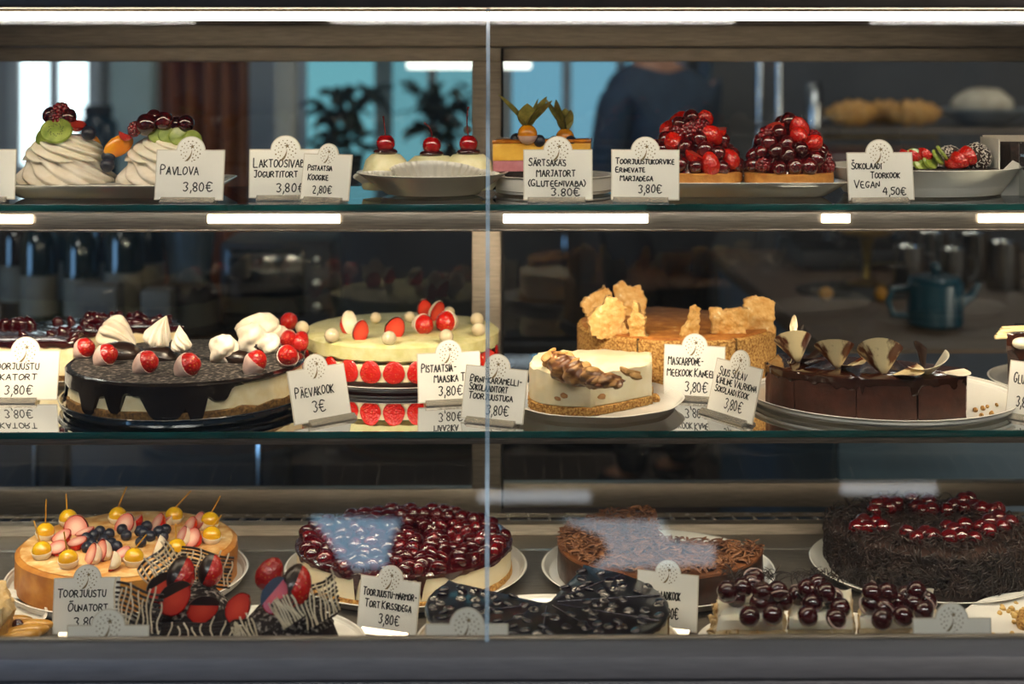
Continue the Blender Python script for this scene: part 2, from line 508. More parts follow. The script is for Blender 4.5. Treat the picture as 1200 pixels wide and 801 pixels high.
# glass shelves
def shelf(z, y0, y1, label, bar):
    t = thing('glass_shelf', label, 'glass shelf', (0, y0, z-GL))
    g = MB()
    g.add([(x, y, zz) for zz in (0, GL) for (x, y) in ((XL, .001), (XR, .001), (XR, y1-y0), (XL, y1-y0))], [(0, 3, 2, 1), (4, 5, 6, 7)])
    part('glass_sheet', g, shelf_glass, t, sharp=0)
    part('front_edge', box((XL, -.0012, .0002), (XR, .0012, GL-.0002), .0005), edge_glass, t, label='dark green cut glass edge')
    part('rear_edge', box((XL, y1-y0-.001, .0002), (XR, y1-y0+.001, GL-.0002)), edge_glass, t)
    if bar:
        b = part('light_bar', box((XL, -.004, -.0215), (XR, .012, -.0012), .0015), steel, t, label='brown steel bar under the shelf edge')
        part('bar_lip', box((XL, -.0055, -.0235), (XR, -.001, -.0212), .0005), mat('polished_steel', '#b9ab9b', rough=.18, metal=1), b)
        for (p0, p1) in ((-160, 38), (243, 398), (590, 760), (965, 998), (1150, 1300)):
            a0, a1 = at(p0, 254, 1.74).x, at(p1, 254, 1.74).x
            part('led_module', box((a0, -.0068, -.0135), (a1, .020, -.0035), .0008), led_mod, b, label='lit white lamp module')
            strip_light('module_light', a0, a1, .0225, -.010, .010, (0, .80, -.60), MODULE_W*(a1-a0)*10, t)
    else:
        b = part('light_profile', box((XL, .0015, -.0075), (XR, .0095, -.0003), .001), steel_dark, t, label='slim lamp profile behind the shelf edge')
        strip_light('profile_light', XL+.02, XR-.02, .0112, -.006, .006, (0, .55, -.83), PROFILE_W, t)
    return t
shelf(Z1, 1.75, 2.007, 'narrow upper glass shelf carrying the pavlovas and berry tarts, steel light bar beneath', True)
shelf(Z2, 1.75, 2.215, 'deep middle glass shelf carrying the whole cakes', False)
# ------------------------------------------------------------------ food materials
china = mat('white_china', '#e9e6df', rough=.18, coat=.3)
china_dark = mat('dark_blue_china', '#16212b', '#1d2a36', 20, .15, coat=.5)
cream_m = mat('whipped_cream', '#f3ead6', '#ece0c6', 50, .55, .15, 300, sss=.25)
meringue_m = mat('meringue', '#ece2d2', '#e0d3be', 60, .7, .2, 250, sss=.15)
white_choc = mat('white_chocolate', '#efe4d0', '#e6d8bd', 40, .35, .1, sss=.15)
pink_choc = mat('strawberry_tinted_coating', '#d9bfb4', '#c9a79c', 50, .35, .1, sss=.1)
dark_choc = mat('dark_chocolate', '#1c110d', '#2a1912', 60, .32, .25, 120, coat=.25)
black_glaze = mat('black_chocolate_glaze', '#0d0a0a', '#15100f', 40, .22, .2, 90, coat=.4)
milk_choc = mat('milk_chocolate', '#6b3f24', '#7d4c2d', 70, .45, .2)
straw_m = mat('strawberry_skin', '#d9a441', '#a80d0a', 330, .28, .5, 330, kind='voronoi', ramp=(.10, .22), coat=.4)
straw_bright = mat('bright_strawberry_skin', '#e0a03c', '#c4160a', 330, .25, .5, 330, kind='voronoi', ramp=(.08, .2), coat=.6)
straw_in = mat('strawberry_flesh', '#c3200f', '#dd6a50', 90, .3, .1, ramp=(.5, .85), coat=.4)
def flesh(name, rim, mid):
    m = mat(name, rim, rough=.3, coat=.4); nt = m.node_tree; N = nt.nodes; L = nt.links
    g = N.new('ShaderNodeTexGradient'); g.gradient_type = 'SPHERICAL'
    mp = N.new('ShaderNodeMapping'); mp.inputs['Scale'].default_value = (62, 62, 50)
    tc = [n for n in N if n.type == 'TEX_COORD'][0]
    r = N.new('ShaderNodeValToRGB'); r.color_ramp.elements[0].position = .12; r.color_ramp.elements[1].position = .8
    r.color_ramp.elements[0].color = (*lin(rim), 1); r.color_ramp.elements[1].color = (*lin(mid), 1)
    L.new(tc.outputs['Object'], mp.inputs['Vector']); L.new(mp.outputs['Vector'], g.inputs['Vector']); L.new(g.outputs['Fac'], r.inputs['Fac']); L.new(r.outputs['Color'], N['Principled BSDF'].inputs['Base Color'])
    return m
straw_pale = flesh('strawberry_flesh_pale', '#c22a18', '#f3c9b8')
straw_red = flesh('strawberry_flesh_red', '#b5130b', '#dd4a34')
cherry_m = mat('dark_cherry', '#4a0409', '#2a0206', 70, .1, .1, coat=1, ramp=(.3, .7))
cherry_red = mat('glazed_red_cherry', '#62060d', '#3a0308', 90, .12, .15, coat=1)
cocktail_m = mat('cocktail_cherry', '#b00c10', '#8c070c', 80, .12, coat=1)
raspberry_m = mat('raspberry_jelly', '#8d0a14', '#5c0610', 120, .14, .3, 200, coat=.8)
blueberry_m = mat('blueberry_skin', '#11131c', '#252b3d', 120, .4, .1)
kiwi_m = mat('kiwi_flesh', '#6f8526', '#a3b04f', 60, .3, .2, coat=.4, sss=.2)
peach_m = mat('peach_slice', '#f0a11c', '#e98812', 40, .25, .1, coat=.5, sss=.3)
sponge_m = mat('chocolate_sponge', '#160c08', '#2a1811', 160, .85, .7, 220)
crumb_m = mat('biscuit_crust', '#8f5c20', '#d6a85f', 330, .85, 1.0, 300, detail=8, ramp=(.38, .62), bdist=.003)
biscuit_dark = mat('brown_biscuit_base', '#4f3518', '#83602f', 260, .85, .9, 300, detail=8)
tart_m = mat('shortcrust', '#cf9245', '#b87732', 90, .6, .4, 260)
cheese_m = mat('cheesecake_cream', '#efe2bf', '#e6d4a6', 90, .5, .2, 240, sss=.2)
bakedtop_m = mat('baked_cheesecake_side', '#b06d2a', '#d0913f', 40, .5, .3, 160, coat=.2)
sugar_m = mat('powdered_sugar', '#efe9e2', rough=.9)
paper_m = mat('white_paper', '#eeeae2', '#e6e0d4', 30, .8)

# ------------------------------------------------------------------ food shapes
def straw_shape(r, t, p, d):
    """radius factor for a strawberry, point at -z"""
    c = math.cos(p)
    return (1+.10*c-.02*math.cos(2*p)) if c > 0 else (1+.28*c*c-.20*abs(c))
def strawberry_mb(r, k=1.0, seed=0):
    return ball(r*k, 18, 14, .0, fn=lambda t, p, d: straw_shape(r, t, p, d)*(1+.03*math.sin(3*t+seed)), sc=(1, .95, 1.18))
def cut_mb(mb, co, no, fill=True):
    bm = bmesh.new()
    vv = [bm.verts.new(v) for v in mb.v]
    for f in mb.f:
        try: bm.faces.new([vv[i] for i in f])
        except ValueError: pass
    g = bmesh.ops.bisect_plane(bm, geom=bm.verts[:]+bm.edges[:]+bm.faces[:], plane_co=co, plane_no=no, clear_outer=True)
    if fill:
        ed = [e for e in bm.edges if e.is_boundary]
        if ed:
            try: bmesh.ops.triangle_fill(bm, edges=ed, use_beauty=True)
            except Exception: pass
    bm.verts.index_update()
    out = MB(); out.v = [tuple(v.co) for v in bm.verts]; out.f = [tuple(v.index for v in f.verts) for f in bm.faces]
    bm.free()
    return out
ME = {}
def proto(key, fn, m, sharp=40):
    if key not in ME:
        me = fn().mesh(key, sharp); me.materials.append(m); ME[key] = me
    return ME[key]
me_straw = proto('strawberry', lambda: strawberry_mb(.0125), straw_m)
me_straw_b = proto('bright_strawberry', lambda: strawberry_mb(.0125), straw_bright)
me_dip = proto('white_dip', lambda: cut_mb(strawberry_mb(.0125, 1.05), (0, 0, .002), (0, 0, 1)), white_choc)
me_dip_pink = proto('pink_dip', lambda: cut_mb(strawberry_mb(.0125, 1.05), (0, 0, .0035), (.2, 0, 1)), pink_choc)
me_dark_full = proto('dark_full_dip', lambda: cut_mb(strawberry_mb(.0125, 1.05), (-.003, 0, 0), (1, 0, .25)), dark_choc)
me_half = proto('half_strawberry', lambda: cut_mb(strawberry_mb(.0125), (0, 0, 0), (0, 1, 0)), straw_bright)
me_flesh = proto('cut_face', lambda: cut_mb(cut_mb(strawberry_mb(.0125, .93), (0, .0004, 0), (0, 1, 0)), (0, -.0016, 0), (0, -1, 0)), straw_red)
me_flesh_deep = proto('deep_cut_face', lambda: cut_mb(cut_mb(strawberry_mb(.0125, .93), (0, .0004, 0), (0, 1, 0)), (0, -.0016, 0), (0, -1, 0)), flesh('strawberry_flesh_deep', '#7c0a08', '#b8301f'))
me_flesh_pale = proto('pale_cut_face', lambda: cut_mb(cut_mb(strawberry_mb(.0125, .93), (0, .0004, 0), (0, 1, 0)), (0, -.0016, 0), (0, -1, 0)), straw_pale)
me_cherry = proto('cherry', lambda: ball(.0098, 18, 12, .0006, 80, 1, fn=lambda t, p, d: 1-.25*math.exp(-(p/.35)**2)), cherry_m)
me_cherry_r = proto('red_cherry', lambda: ball(.0098, 18, 12, .0008, 110, 2), cherry_red)
me_blue = proto('blueberry', lambda: ball(.0068, 16, 12, .0002, 80, 3, fn=lambda t, p, d: 1-.22*math.exp(-(p/.28)**2)+.10*math.exp(-((p-.42)/.14)**2)*(.5+.5*math.cos(5*t))), blueberry_m)
me_pearl = proto('pearl', lambda: ball(.0092, 18, 12), mat('cream_pearl_coating', '#ddd0b4', '#cdbd9c', 40, .25, coat=.5))
def raspberry():
    m = MB()
    for i in range(6):
        p = PI*(.08+.16*i)
        n = max(1, int(9*math.sin(p)))
        for k in range(n):
            t = 2*PI*(k+.5*(i % 2))/n
            b = ball(.0031, 8, 6)
            m.add(b.v, b.f, Matrix.Translation((.0068*math.sin(p)*math.cos(t), .0068*math.sin(p)*math.sin(t), .0085*math.cos(p))))
    return m
me_rasp = proto('raspberry', raspberry, raspberry_m)

def dipped(parent, loc, rot, s=1.0, dip=me_dip, skin=me_straw, name='strawberry'):
    o = part(name, skin, None, parent, loc, rot, s)
    part('chocolate_dip', dip, None, o)
    return o
def half_straw(parent, loc, rot, s=1.0, face=None):
    o = part('strawberry_half', me_half, None, parent, loc, rot, s)
    part('cut_face', face or me_flesh, None, o)
    return o

def plate(R, well, h, sx=1, sy=1, wob=None, n=96):
    return lathe([(0, .0015), (well*.66, .0015), (well*.70, 0), (well*.78, 0), (well*.86, .0016), (well*1.0, .0022), (R-.005, h-.004), (R-.0008, h-.0016), (R, h-.0006), (R-.001, h), (R-.003, h-.0004), (well*1.03, .0060), (well, .0050), (0, .0050)], n, sx, sy, wob)
PF = .0054      # height of the plate's floor
def put_plate(label, x, y, z, R, well, h, m=china, sx=1, sy=1, rz=0, wob=None, group=None, name='plate'):
    o = part(name, plate(R, well, h, sx, sy, wob), m, None, (x, y, z+.0003), (0, 0, rz), sharp=30)
    tag(o, label, 'plate', group)
    return o

def swirl(R, H, lobes=7, twist=3.0, tip=.15, prof=None, n=70, rows=34, depth=.16, lean=(0, 0)):
    """a piped swirl: ridged body of revolution that twists on its way up"""
    vs, fs = [], []
    for i in range(rows+1):
        u = i/rows
        rr = prof(u) if prof else (1-u**1.7*(1-tip))
        for k in range(n):
            t = 2*PI*k/n
            a = (t+twist*u)*lobes
            w = 1-depth*(.5-.5*math.cos(a))**1.4
            q = R*rr*w
            vs.append((q*math.cos(t)+lean[0]*u*u, q*math.sin(t)+lean[1]*u*u, H*u))
    for i in range(rows):
        for k in range(n):
            a, b = i*n+k, i*n+(k+1) % n
            fs.append((a, b, b+n, a+n))
    fs.append(tuple(range(n)))
    c = len(vs); vs.append((lean[0], lean[1], H*1.015))
    for k in range(n): fs.append((rows*n+k, rows*n+(k+1) % n, c))
    return MB().add(vs, fs)

def flake(w, l, t, bend, seed):
    """a bent sliver"""
    rnd = random.Random(seed); m = MB(); n = 5
    vs, fs = [], []
    for i in range(n):
        u = i/(n-1)-.5
        z = bend*(1-4*u*u)
        ww = w*(1-.6*abs(2*u)**2)*(.8+.4*rnd.random())
        for (y, zz) in ((-ww/2, 0), (ww/2, 0), (ww/2, t), (-ww/2, t)):
            vs.append((u*l, y, z+zz))
    for i in range(n-1):
        for k in range(4):
            a, b = i*4+k, i*4+(k+1) % 4
            fs.append((a, b, b+4, a+4))
    fs += [(0, 3, 2, 1), ((n-1)*4, (n-1)*4+1, (n-1)*4+2, (n-1)*4+3)]
    return m.add(vs, fs)

# ------------------------------------------------------------------ handwriting
GLYPH = {'A': '00 38 60,13 53', 'B': '00 08 37 46 35 04,35 54 52 40 00', 'C': '57 38 17 05 02 20 41', 'D': '00 08 37 55 53 30 00', 'E': '48 08 00 50,04 44',
 'F': '58 08 00,04 44', 'G': '57 38 17 05 02 20 41 53 33', 'H': '00 08,50 58,04 54', 'I': '10 18', 'J': '48 42 30 11,18 58', 'K': '00 08,58 04 50', 'L': '08 00 50',
 'M': '00 08 34 68 60', 'N': '00 08 50 58', 'O': '28 06 02 20 41 63 66 48 28', 'P': '00 08 38 57 55 34 04', 'R': '00 08 38 57 55 34 04,24 60', 'S': '57 38 17 15 34 53 51 30 01',
 'T': '30 38,08 68', 'U': '08 02 20 40 52 58', 'V': '08 30 68', 'Y': '08 34 68,34 30', 'Z': '08 58 00 50',
 '0': '28 06 02 20 42 46 28', '1': '16 28 20', '2': '07 28 47 45 00 50', '3': '07 28 47 46 24 43 42 20 01', '4': '38 03 53,47 40', '5': '48 08 05 35 43 42 20 01',
 '8': '24 05 17 28 47 45 24 02 11 20 41 43 24', '-': '14 44', '.': '10 11', '(': '28 05 03 20', ')': '08 25 23 00', '\u20ac': '67 48 28 15 13 20 40 61,05 45,03 43'}
def glyph(ch):
    extra = []
    if ch in '\u00c4\u00d5\u00d6\u0160':
        b = {'\u00c4': 'A', '\u00d5': 'O', '\u00d6': 'O', '\u0160': 'S'}[ch]
        extra = {'A': [[(1.5, 9.6), (1.6, 10.2)], [(4.2, 9.6), (4.3, 10.2)]], 'O': [[(1, 9.6), (2.2, 10.3), (3.6, 9.7), (5, 10.4)]], 'S': [[(1.2, 10.8), (2.6, 9.6), (4.2, 10.8)]]}[b]
        ch = b
    if ch == ',': return [[(1.3, .8), (.6, -1.8)]], 2.6
    s = GLYPH.get(ch)
    if s is None: return [], 3.5
    st = [[(int(p[0]), int(p[1])) for p in q.split()] for q in s.split(',')]
    w = max(x for q in st for x, _ in q)
    return st+extra, w+1.9
def write(lines, w, h, seed=0, y=-.0009, pen=.00070):
    """strokes on the card's front (x across, z up, facing -y); lines: (text, x0, x1, base, cap) as shares of the card"""
    m = MB(); rnd = random.Random(seed)
    for (text, x0, x1, base, cap) in lines:
        st, cur = [], 0.0
        for i, ch in enumerate(text):
            big = i == 0 or text[i-1] in ' (' or ch in '0123456789\u20ac' or ch in ',.-()'
            k = 1.0 if (big and not (i > 0 and ch.isalpha() and text[:i].count(' ') and False)) else .80
            q, a = glyph(ch.upper())
            dx, dy, sl = rnd.uniform(-.25, .25), rnd.uniform(-.35, .35), rnd.uniform(-.04, .10)
            for poly in q: st.append([((cur+(px+dx)*k+sl*py*k), (py+dy)*k) for px, py in poly])
            cur += a*k
        W = cur-1.0
        sx = (x1-x0)*w/W; sz = cap*h/8
        for poly in st:
            P = [Vector((x0*w-w/2+px*sx, base*h+pz*sz)) for px, pz in poly]
            Q = []
            for i in range(len(P)):                       # soften the corners once
                if 0 < i < len(P)-1 and len(P) > 3: Q += [P[i].lerp(P[i-1], .28), P[i].lerp(P[i+1], .28)]
                else: Q.append(P[i])
            for i in range(len(Q)-1):
                a, b = Q[i], Q[i+1]
                t = (b-a)
                if t.length < 1e-7: continue
                t.normalize(); s = Vector((-t.y, t.x))*pen; e = t*pen*.7
                vs = [a-e*.6-s*.7, a-e-s*0, a-e*.6+s*.7, a+s, b+s, b+e*.6+s*.7, b+e, b+e*.6-s*.7, b-s, a-s]
                m.add([(v.x, y-.00001*(i % 3), v.y) for v in vs], [tuple(range(10))])
    return m

ink = mat('black_marker_ink', '#0b0b0c', rough=.5)
gold = mat('gold_print', '#8f7c58', '#6f5f42', 50, .5, metal=.1)
card_m = mat('white_card', '#efece4', '#e9e5dc', 12, .45)
card_edge = mat('clear_sleeve', '#d9d2c4', '#cfc6b6', 20, .25, coat=.4)
steel_clip = mat('polished_holder', '#d8d2c8', '#c4bdb2', 20, .22, metal=.75, stretch=(1, 20, 20))
def card_outline(w, h, rd, off=0.0):
    """front view: rectangle with a round head"""
    P = [(-w/2-off, 0-off), (w/2+off, -off), (w/2+off, h+off)]
    cz = h-rd*.04
    a0 = math.asin(max(-1, min(1, (h+off-cz)/(rd+off))))
    for k in range(29):
        a = a0+(PI-2*a0)*k/28
        P.append(((rd+off)*math.cos(a), cz+(rd+off)*math.sin(a)))
    P.append((-w/2-off, h+off))
    return P
def plaque(P, y0, y1):
    n = len(P); vs = [(x, y0, z) for x, z in P]+[(x, y1, z) for x, z in P]
    return MB().add(vs, [tuple(range(n)), tuple(range(2*n-1, n-1, -1))]+[(i, (i+1) % n, (i+1) % n+n, i+n) for i in range(n)])
def emblem(rd, cz, seed):
    """a swept trunk with a star in a cloud of dots"""
    m = MB(); rnd = random.Random(seed); y = -.00095
    def dot(x, z, r, n=8): m.add([(x+r*math.cos(2*PI*k/n), y, z+r*math.sin(2*PI*k/n)) for k in range(n)], [tuple(range(n))])
    for (ring, n, r) in ((.80, 15, .055), (.56, 11, .052), (.33, 6, .05)):
        for k in range(n):
            a = 2*PI*k/n+ring*7
            x, z = ring*rd*math.cos(a), ring*rd*math.sin(a)
            if abs(x+.1*rd) < .17*rd and z < .1*rd: continue
            if math.hypot(x-.12*rd, z-.36*rd) < .24*rd: continue
            dot(x, cz+z, r*rd*rnd.uniform(.8, 1.15))
    st = []
    for k in range(10):
        a = PI/2+PI*k/5+.2; q = (.24 if k % 2 == 0 else .09)*rd
        st.append((.12*rd+q*math.cos(a), y-.00002, cz+.36*rd+q*math.sin(a)))
    m.add(st, [tuple(range(10))])
    T = [(.10, .10, .02), (.08, -.12, .05), (.0, -.36, .09), (-.12, -.56, .13), (-.30, -.76, .14), (-.46, -.80, .02)]
    L = [(x*rd-wd*rd*.7, y, cz+z*rd) for x, z, wd in T]; R_ = [(x*rd+wd*rd*.7, y, cz+z*rd-wd*rd*.2) for x, z, wd in T]
    n = len(T); m.add(L+R_, [(i, i+1, n+i+1, n+i) for i in range(n-1)])
    dot(.14*rd, cz-.80*rd, .05*rd); dot(.30*rd, cz-.70*rd, .05*rd)
    return m
CARD_N = [0]
def price_card(label, loc, yaw, w, h, lines, lean=10, rd=None, holder=(.10, .90), frame=True, rollz=0, hold_m=None):
    """a price card in a slit holder; yaw > 0 turns its front towards +x"""
    CARD_N[0] += 1; s = CARD_N[0]
    rd = rd or w*.205
    t = thing('price_card', label, 'price card', loc, yaw, group=None)
    ln = math.radians(lean)
    rot = (-ln, rollz, 0); up = .0035
    c = part('card', plaque(card_outline(w, h, rd), -.0006, .0006), card_m, t, (0, 0, up), rot, sharp=30)
    if frame: part('sleeve', plaque(card_outline(w, h, rd, .0012), -.0004, .0009), card_edge, c)
    cz = h-rd*.04
    part('emblem_print', emblem(rd*.90, cz, s), gold, c, sharp=0)
    if lines: part('lettering', write(lines, w, h, s), ink, c, sharp=0)
    hb = MB(); x0, x1 = w*(holder[0]-.5), w*(holder[1]-.5)
    prof = [(-.010, 0), (-.010, .0012), (-.0030, .0062), (-.0014, .0060), (-.0014, .0022), (.0016, .0022), (.0030, .0062), (.0048, .0060), (.012, .0012), (.012, 0)]
    n = len(prof)
    hb.add([(x, yy, z) for x in (x0, x1) for yy, z in prof], [tuple(range(n)), tuple(range(2*n-1, n-1, -1))]+[(i, (i+1) % n, (i+1) % n+n, i+n) for i in range(n)])
    part('holder', hb, hold_m or steel_clip, t, sharp=20)
    return t
def card_px(label, L, R, z, hpx, lines, lean=10, **k):
    """card whose foot runs between two points of the shelf as seen in the photograph"""
    a, b = on(L[0], L[1], z), on(R[0], R[1], z)
    m = (a+b)/2; d = b-a
    dep = (m-EYE).dot(FWD)
    return price_card(label, (m.x, m.y, z+.0004), math.atan2(d.y, d.x), d.length, hpx/F*dep, lines, lean, **k)
def card_at(label, px, w_px, z, d, yaw, hpx, lines, lean=10, **k):
    p = at(px, 300, d)
    return price_card(label, (p.x, p.y, z+.0004), math.radians(yaw), w_px/F*d/math.cos(math.radians(yaw)), hpx/F*d, lines, lean, **k)
# ================================================================== upper shelf
def rrect(a, b, r, n=6):
    P = []
    for (cx, cy, a0) in ((a-r, b-r, 0), (-a+r, b-r, 90), (-a+r, -b+r, 180), (a-r, -b+r, 270)):
        for k in range(n+1):
            t = math.radians(a0+90*k/n); P.append((cx+r*math.cos(t), cy+r*math.sin(t)))
    return P
def loft(rings):
    n = len(rings[0]); vs = [p for r in rings for p in r]
    fs = [tuple(range(n)), tuple(range((len(rings)-1)*n, len(rings)*n))]
    for i in range(len(rings)-1):
        for k in range(n):
            a, b = i*n+k, i*n+(k+1) % n
            fs.append((a, b, b+n, a+n))
    return MB().add(vs, fs)
def tray(a, b, h, flare, r=.02, fl=.0150):
    R = lambda q, z: [(x, y, z) for x, y in rrect(a-q, b-q, max(r-q*.3, .004))]
    return loft([R(flare*1.25, .0), R(flare, .002), R(.004, h-.004), R(.0006, h-.0016), R(0, h-.0006), R(.001, h), R(.004, h-.0005), R(.008, fl+.0006), R(.012, fl)])
def put_tray(label, x, y, z, a, b, h, flare, rz=0, name='serving_plate'):
    o = part(name, tray(a, b, h, flare), china, None, (x, y, z), (0, 0, rz), sharp=30)
    return tag(o, label, 'plate')
def loc_of(root, P): return tuple(Vector(P)-root.location)

p = at(143, 200, 1.878)
put_tray('long white rectangular plate under the two pavlovas', p.x, p.y, Z1, .134, .088, .0185, .022, math.radians(1.5))

def pavlova(px, d, label, R, H):
    p = at(px, 200, d)
    t = thing('pavlova', label, 'cake', (p.x, p.y, Z1+.0155), group='pavlovas')
    part('meringue_base', swirl(R, H*.62, 13, 1.25, .5, lambda u: (.93+.07*math.cos(u*PI))-.20*u**1.6+.03*math.sin(u*9), n=130, depth=.11), meringue_m, t, label='matt white meringue base')
    part('cream', swirl(R*.84, H*.52, 9, 2.0, .3, lambda u: 1-.10*u-.42*u**2.4, n=126, depth=.15), cream_m, t, (0, 0, H*.47), label='pale yellow piped cream')
    return t
pv = pavlova(77, 1.885, 'pavlova topped with a kiwi slice and red jellied berries', .062, .060)
T = lambda px, py, d, q=pv: loc_of(q, at(px, py, d))
def kiwi(parent, loc, rot, r=.017, seeds=True):
    k = part('kiwi_slice', lathe([(0, -.0022), (r*.9, -.0022), (r, 0), (r*.9, .0022), (0, .0026)], 32, 1, .9), kiwi_m, parent, loc, rot)
    if seeds:
        m = MB()
        for i in range(26):
            a = 2*PI*i/26; q = r*(.34+.14*(i % 3)/2)
            b = ball(.0007, 6, 4, sc=(1, 1, .6)); m.add(b.v, b.f, Matrix.Translation((q*math.cos(a), q*.9*math.sin(a), .0027)))
        part('kiwi_seed_ring', m, mat('kiwi_seed', '#1b1512', rough=.4), k, kind='stuff')
    return k
kiwi(pv, T(66, 153, 1.853), (1.05, 0, .1), .020)
kiwi(pv, T(50, 160, 1.862), (1.2, -.4, -.5), .012, False)
for (px, py, d, s, m_) in ((70, 132, 1.875, 1.25, me_rasp), (60, 135, 1.88, 1.15, me_cherry), (80, 137, 1.872, 1.1, me_cherry_r), (66, 139, 1.865, 1.0, me_rasp)):
    part('jellied_berry', m_, None, pv, T(px, py, d), (.4, .3, px), s)
half_straw(pv, T(91, 145, 1.868), (1.7, .5, -.4), .8)
part('blueberry', me_blue, None, pv, T(104, 156, 1.868), (-.9, .3, 0), 1.35)
def peach(parent, loc, rot, s=1):
    m = ball(.017*s, 24, 14, fn=lambda t, p, d: 1, sc=(1.25, .42, .8))
    return part('peach_slice', m, peach_m, parent, loc, rot)
peach(pv, T(108, 170, 1.90), (0, 1.1, .3), .8)
pv2 = pavlova(197, 1.888, 'pavlova topped with dark cherries, kiwi and a peach slice, behind its name card', .064, .058)
T2 = lambda px, py, d: T(px, py, d, pv2)
peach(pv2, T2(139, 171, 1.868), (.2, -.5, .5), .95)
half_straw(pv2, T2(147, 157, 1.865), (1.8, .4, .9), .7)
for (px, py, d, s, m_) in ((158, 151, 1.862, .95, me_rasp), (172, 146, 1.858, 1.45, me_cherry), (192, 142, 1.862, 1.25, me_cherry_r), (205, 147, 1.872, 1.2, me_cherry), (217, 145, 1.868, 1.15, me_cherry), (180, 138, 1.88, 1.1, me_cherry_r)):
    part('cherry', m_, None, pv2, T2(px, py, d), (.5, .2, px), s)
for (px, py, a) in ((185, 157, .2), (197, 158, .35), (209, 160, .5), (226, 163, .7)):
    kiwi(pv2, T2(px, py, 1.86), (1.35, .15, a), .013, False)
part('blueberry', me_blue, None, pv2, T2(127, 183, 1.865), (-.9, 0, 0), 1.3)
part('blueberry', me_blue, None, pv2, T2(126, 193, 1.862), (-.9, .6, 0), 1.35)

# three cream domes with cocktail cherries
p = at(507, 200, 1.88)
put_plate('white round plate holding three cream domes with cherries', p.x, p.y, Z1, .0955, .060, .029)
def paper_cup(label, px, d, r, h, open_):
    p = at(px, 200, d)
    m = MB(); n = 150; vs = []
    rows = 5
    for (rr0, dd) in ((0, 0), (0, -.0004)):
        for i in range(rows+1):
            u = i/rows
            for k in range(n):
                t = 2*PI*k/n
                front = max(0, math.cos(t+PI/2+.1))
                hh = h*(.55+.45*front)
                q = (r*(.78+open_*u)+dd)*(1+.035*u*math.cos(37*t)+.03*u*math.sin(3*t+1))
                vs.append((q*math.cos(t), q*math.sin(t), .001+hh*u-.15*open_*h*u*u))
    L = (rows+1)*n; fs = []
    for s in (0, 1):
        for i in range(rows):
            for k in range(n):
                a, b = s*L+i*n+k, s*L+i*n+(k+1) % n
                fs.append((a, b, b+n, a+n) if s == 0 else (a, a+n, b+n, b))
    for k in range(n):
        a, b = rows*n+k, rows*n+(k+1) % n
        fs.append((a, b, b+L, a+L))
    fs.append(tuple(range(n)))
    m.add(vs, fs)
    o = part('paper_cup', m, paper_m, None, (p.x, p.y, Z1+.0062), sharp=0)
    return tag(o, label, 'paper cup', 'paper cups on the cherry plate')
paper_cup('fluted white paper cup opened wide in front of the middle cherry dome', 512, 1.866, .050, .043, .42)
paper_cup('fluted white paper cup under the cherry dome nearest the joint of the glass', 557, 1.885, .030, .030, .5)
paper_cup('fluted white paper cup under the cherry dome beside the small tilted name card', 452, 1.885, .030, .028, .6)
pist = mat('pale_mousse', '#ece4bd', '#ddd49f', 70, .45, .1, 260, sss=.2)
def dome(px, d, r, h, lab, cx, cy, bend):
    p = at(px, 200, d)
    t = thing('cream_dome', lab, 'cake', (p.x, p.y, Z1+.0066), group='cream domes with cherries')
    part('mousse', lathe([(0, 0), (r*.96, 0), (r, .004), (r*.98, h*.45), (r*.86, h*.78), (r*.6, h*.95), (0, h)], 40, 1, 1, lambda a, q, z: 1+.015*math.sin(5*a)), pist, t)
    part('jelly', ball(.0155, 20, 10, .0012, 90, px, sc=(1, 1, .35)), mat('dark_jelly', '#2a0a0c', '#3d0c10', 60, .12, coat=1), t, (0, -.002, h+.001))
    c = part('cocktail_cherry', ball(.0118, 20, 14, fn=lambda a, q, dd: 1-.18*math.exp(-(q/.3)**2)), cocktail_m, t, (0, -.002, h+.0115))
    e = Vector(loc_of(t, at(cx, cy, d-.002)))-Vector((0, -.002, h+.0115))
    a = Vector((0, 0, .009)); mid = (a+e)/2+Vector((bend, 0, .004))
    path = [a.lerp(mid, u/5).lerp(mid.lerp(e, u/5), u/5) for u in range(6)]
    part('cherry_stem', tube(path, [.0008]*5+[.0014], 8), mat('cherry_stem', '#8c1512', '#6b120f', 80, .4), c)
    return t
dome(452, 1.885, .030, .046, 'cream dome whose cherry stem stands straight up', 449, 136, 0)
dome(506, 1.885, .036, .0435, 'cream dome in the middle with a curved cherry stem', 497, 144, .006)
dome(549, 1.885, .033, .0455, 'cream dome nearest the glass joint with the tallest cherry stem', 549, 125, -.004)

# layered slice with cape gooseberries
p = at(648, 200, 1.905)
put_plate('small white plate under the layered mango slice', p.x, p.y, Z1, .080, .075, .024)
p = at(636, 200, 1.915)
sl = thing('layered_slice', 'slice of layered cake, yellow over pink, topped with two cape gooseberries', 'cake', (p.x, p.y, Z1+.0062))
sp = [(-.064, -.036), (.060, -.020), (.064, .022), (-.058, .030)]
part('crumb_base', slab(sp, 0, .022, 0, .001, .0018, 160, 1), sponge_m, sl)
part('pink_layer', slab(sp, .022, .036, -.0006, .001, .0004, 60, 2), mat('pink_mousse', '#b9737c', '#c9858c', 90, .5, .2, sss=.2), sl)
part('yellow_layer', slab(sp, .036, .0575, -.0004, .001, .0004, 60, 3), mat('mango_mousse', '#edbb49', '#e2a838', 60, .45, .15, sss=.2), sl)
part('glaze', slab(sp, .0575, .0625, .0008, .002, .0004, 60, 4), mat('caramel_glaze', '#a25a14', '#d08424', 70, .15, coat=.8), sl)
leaf_m = mat('dried_husk', '#7a7a33', '#a59a4b', 130, .6, .4, 160)
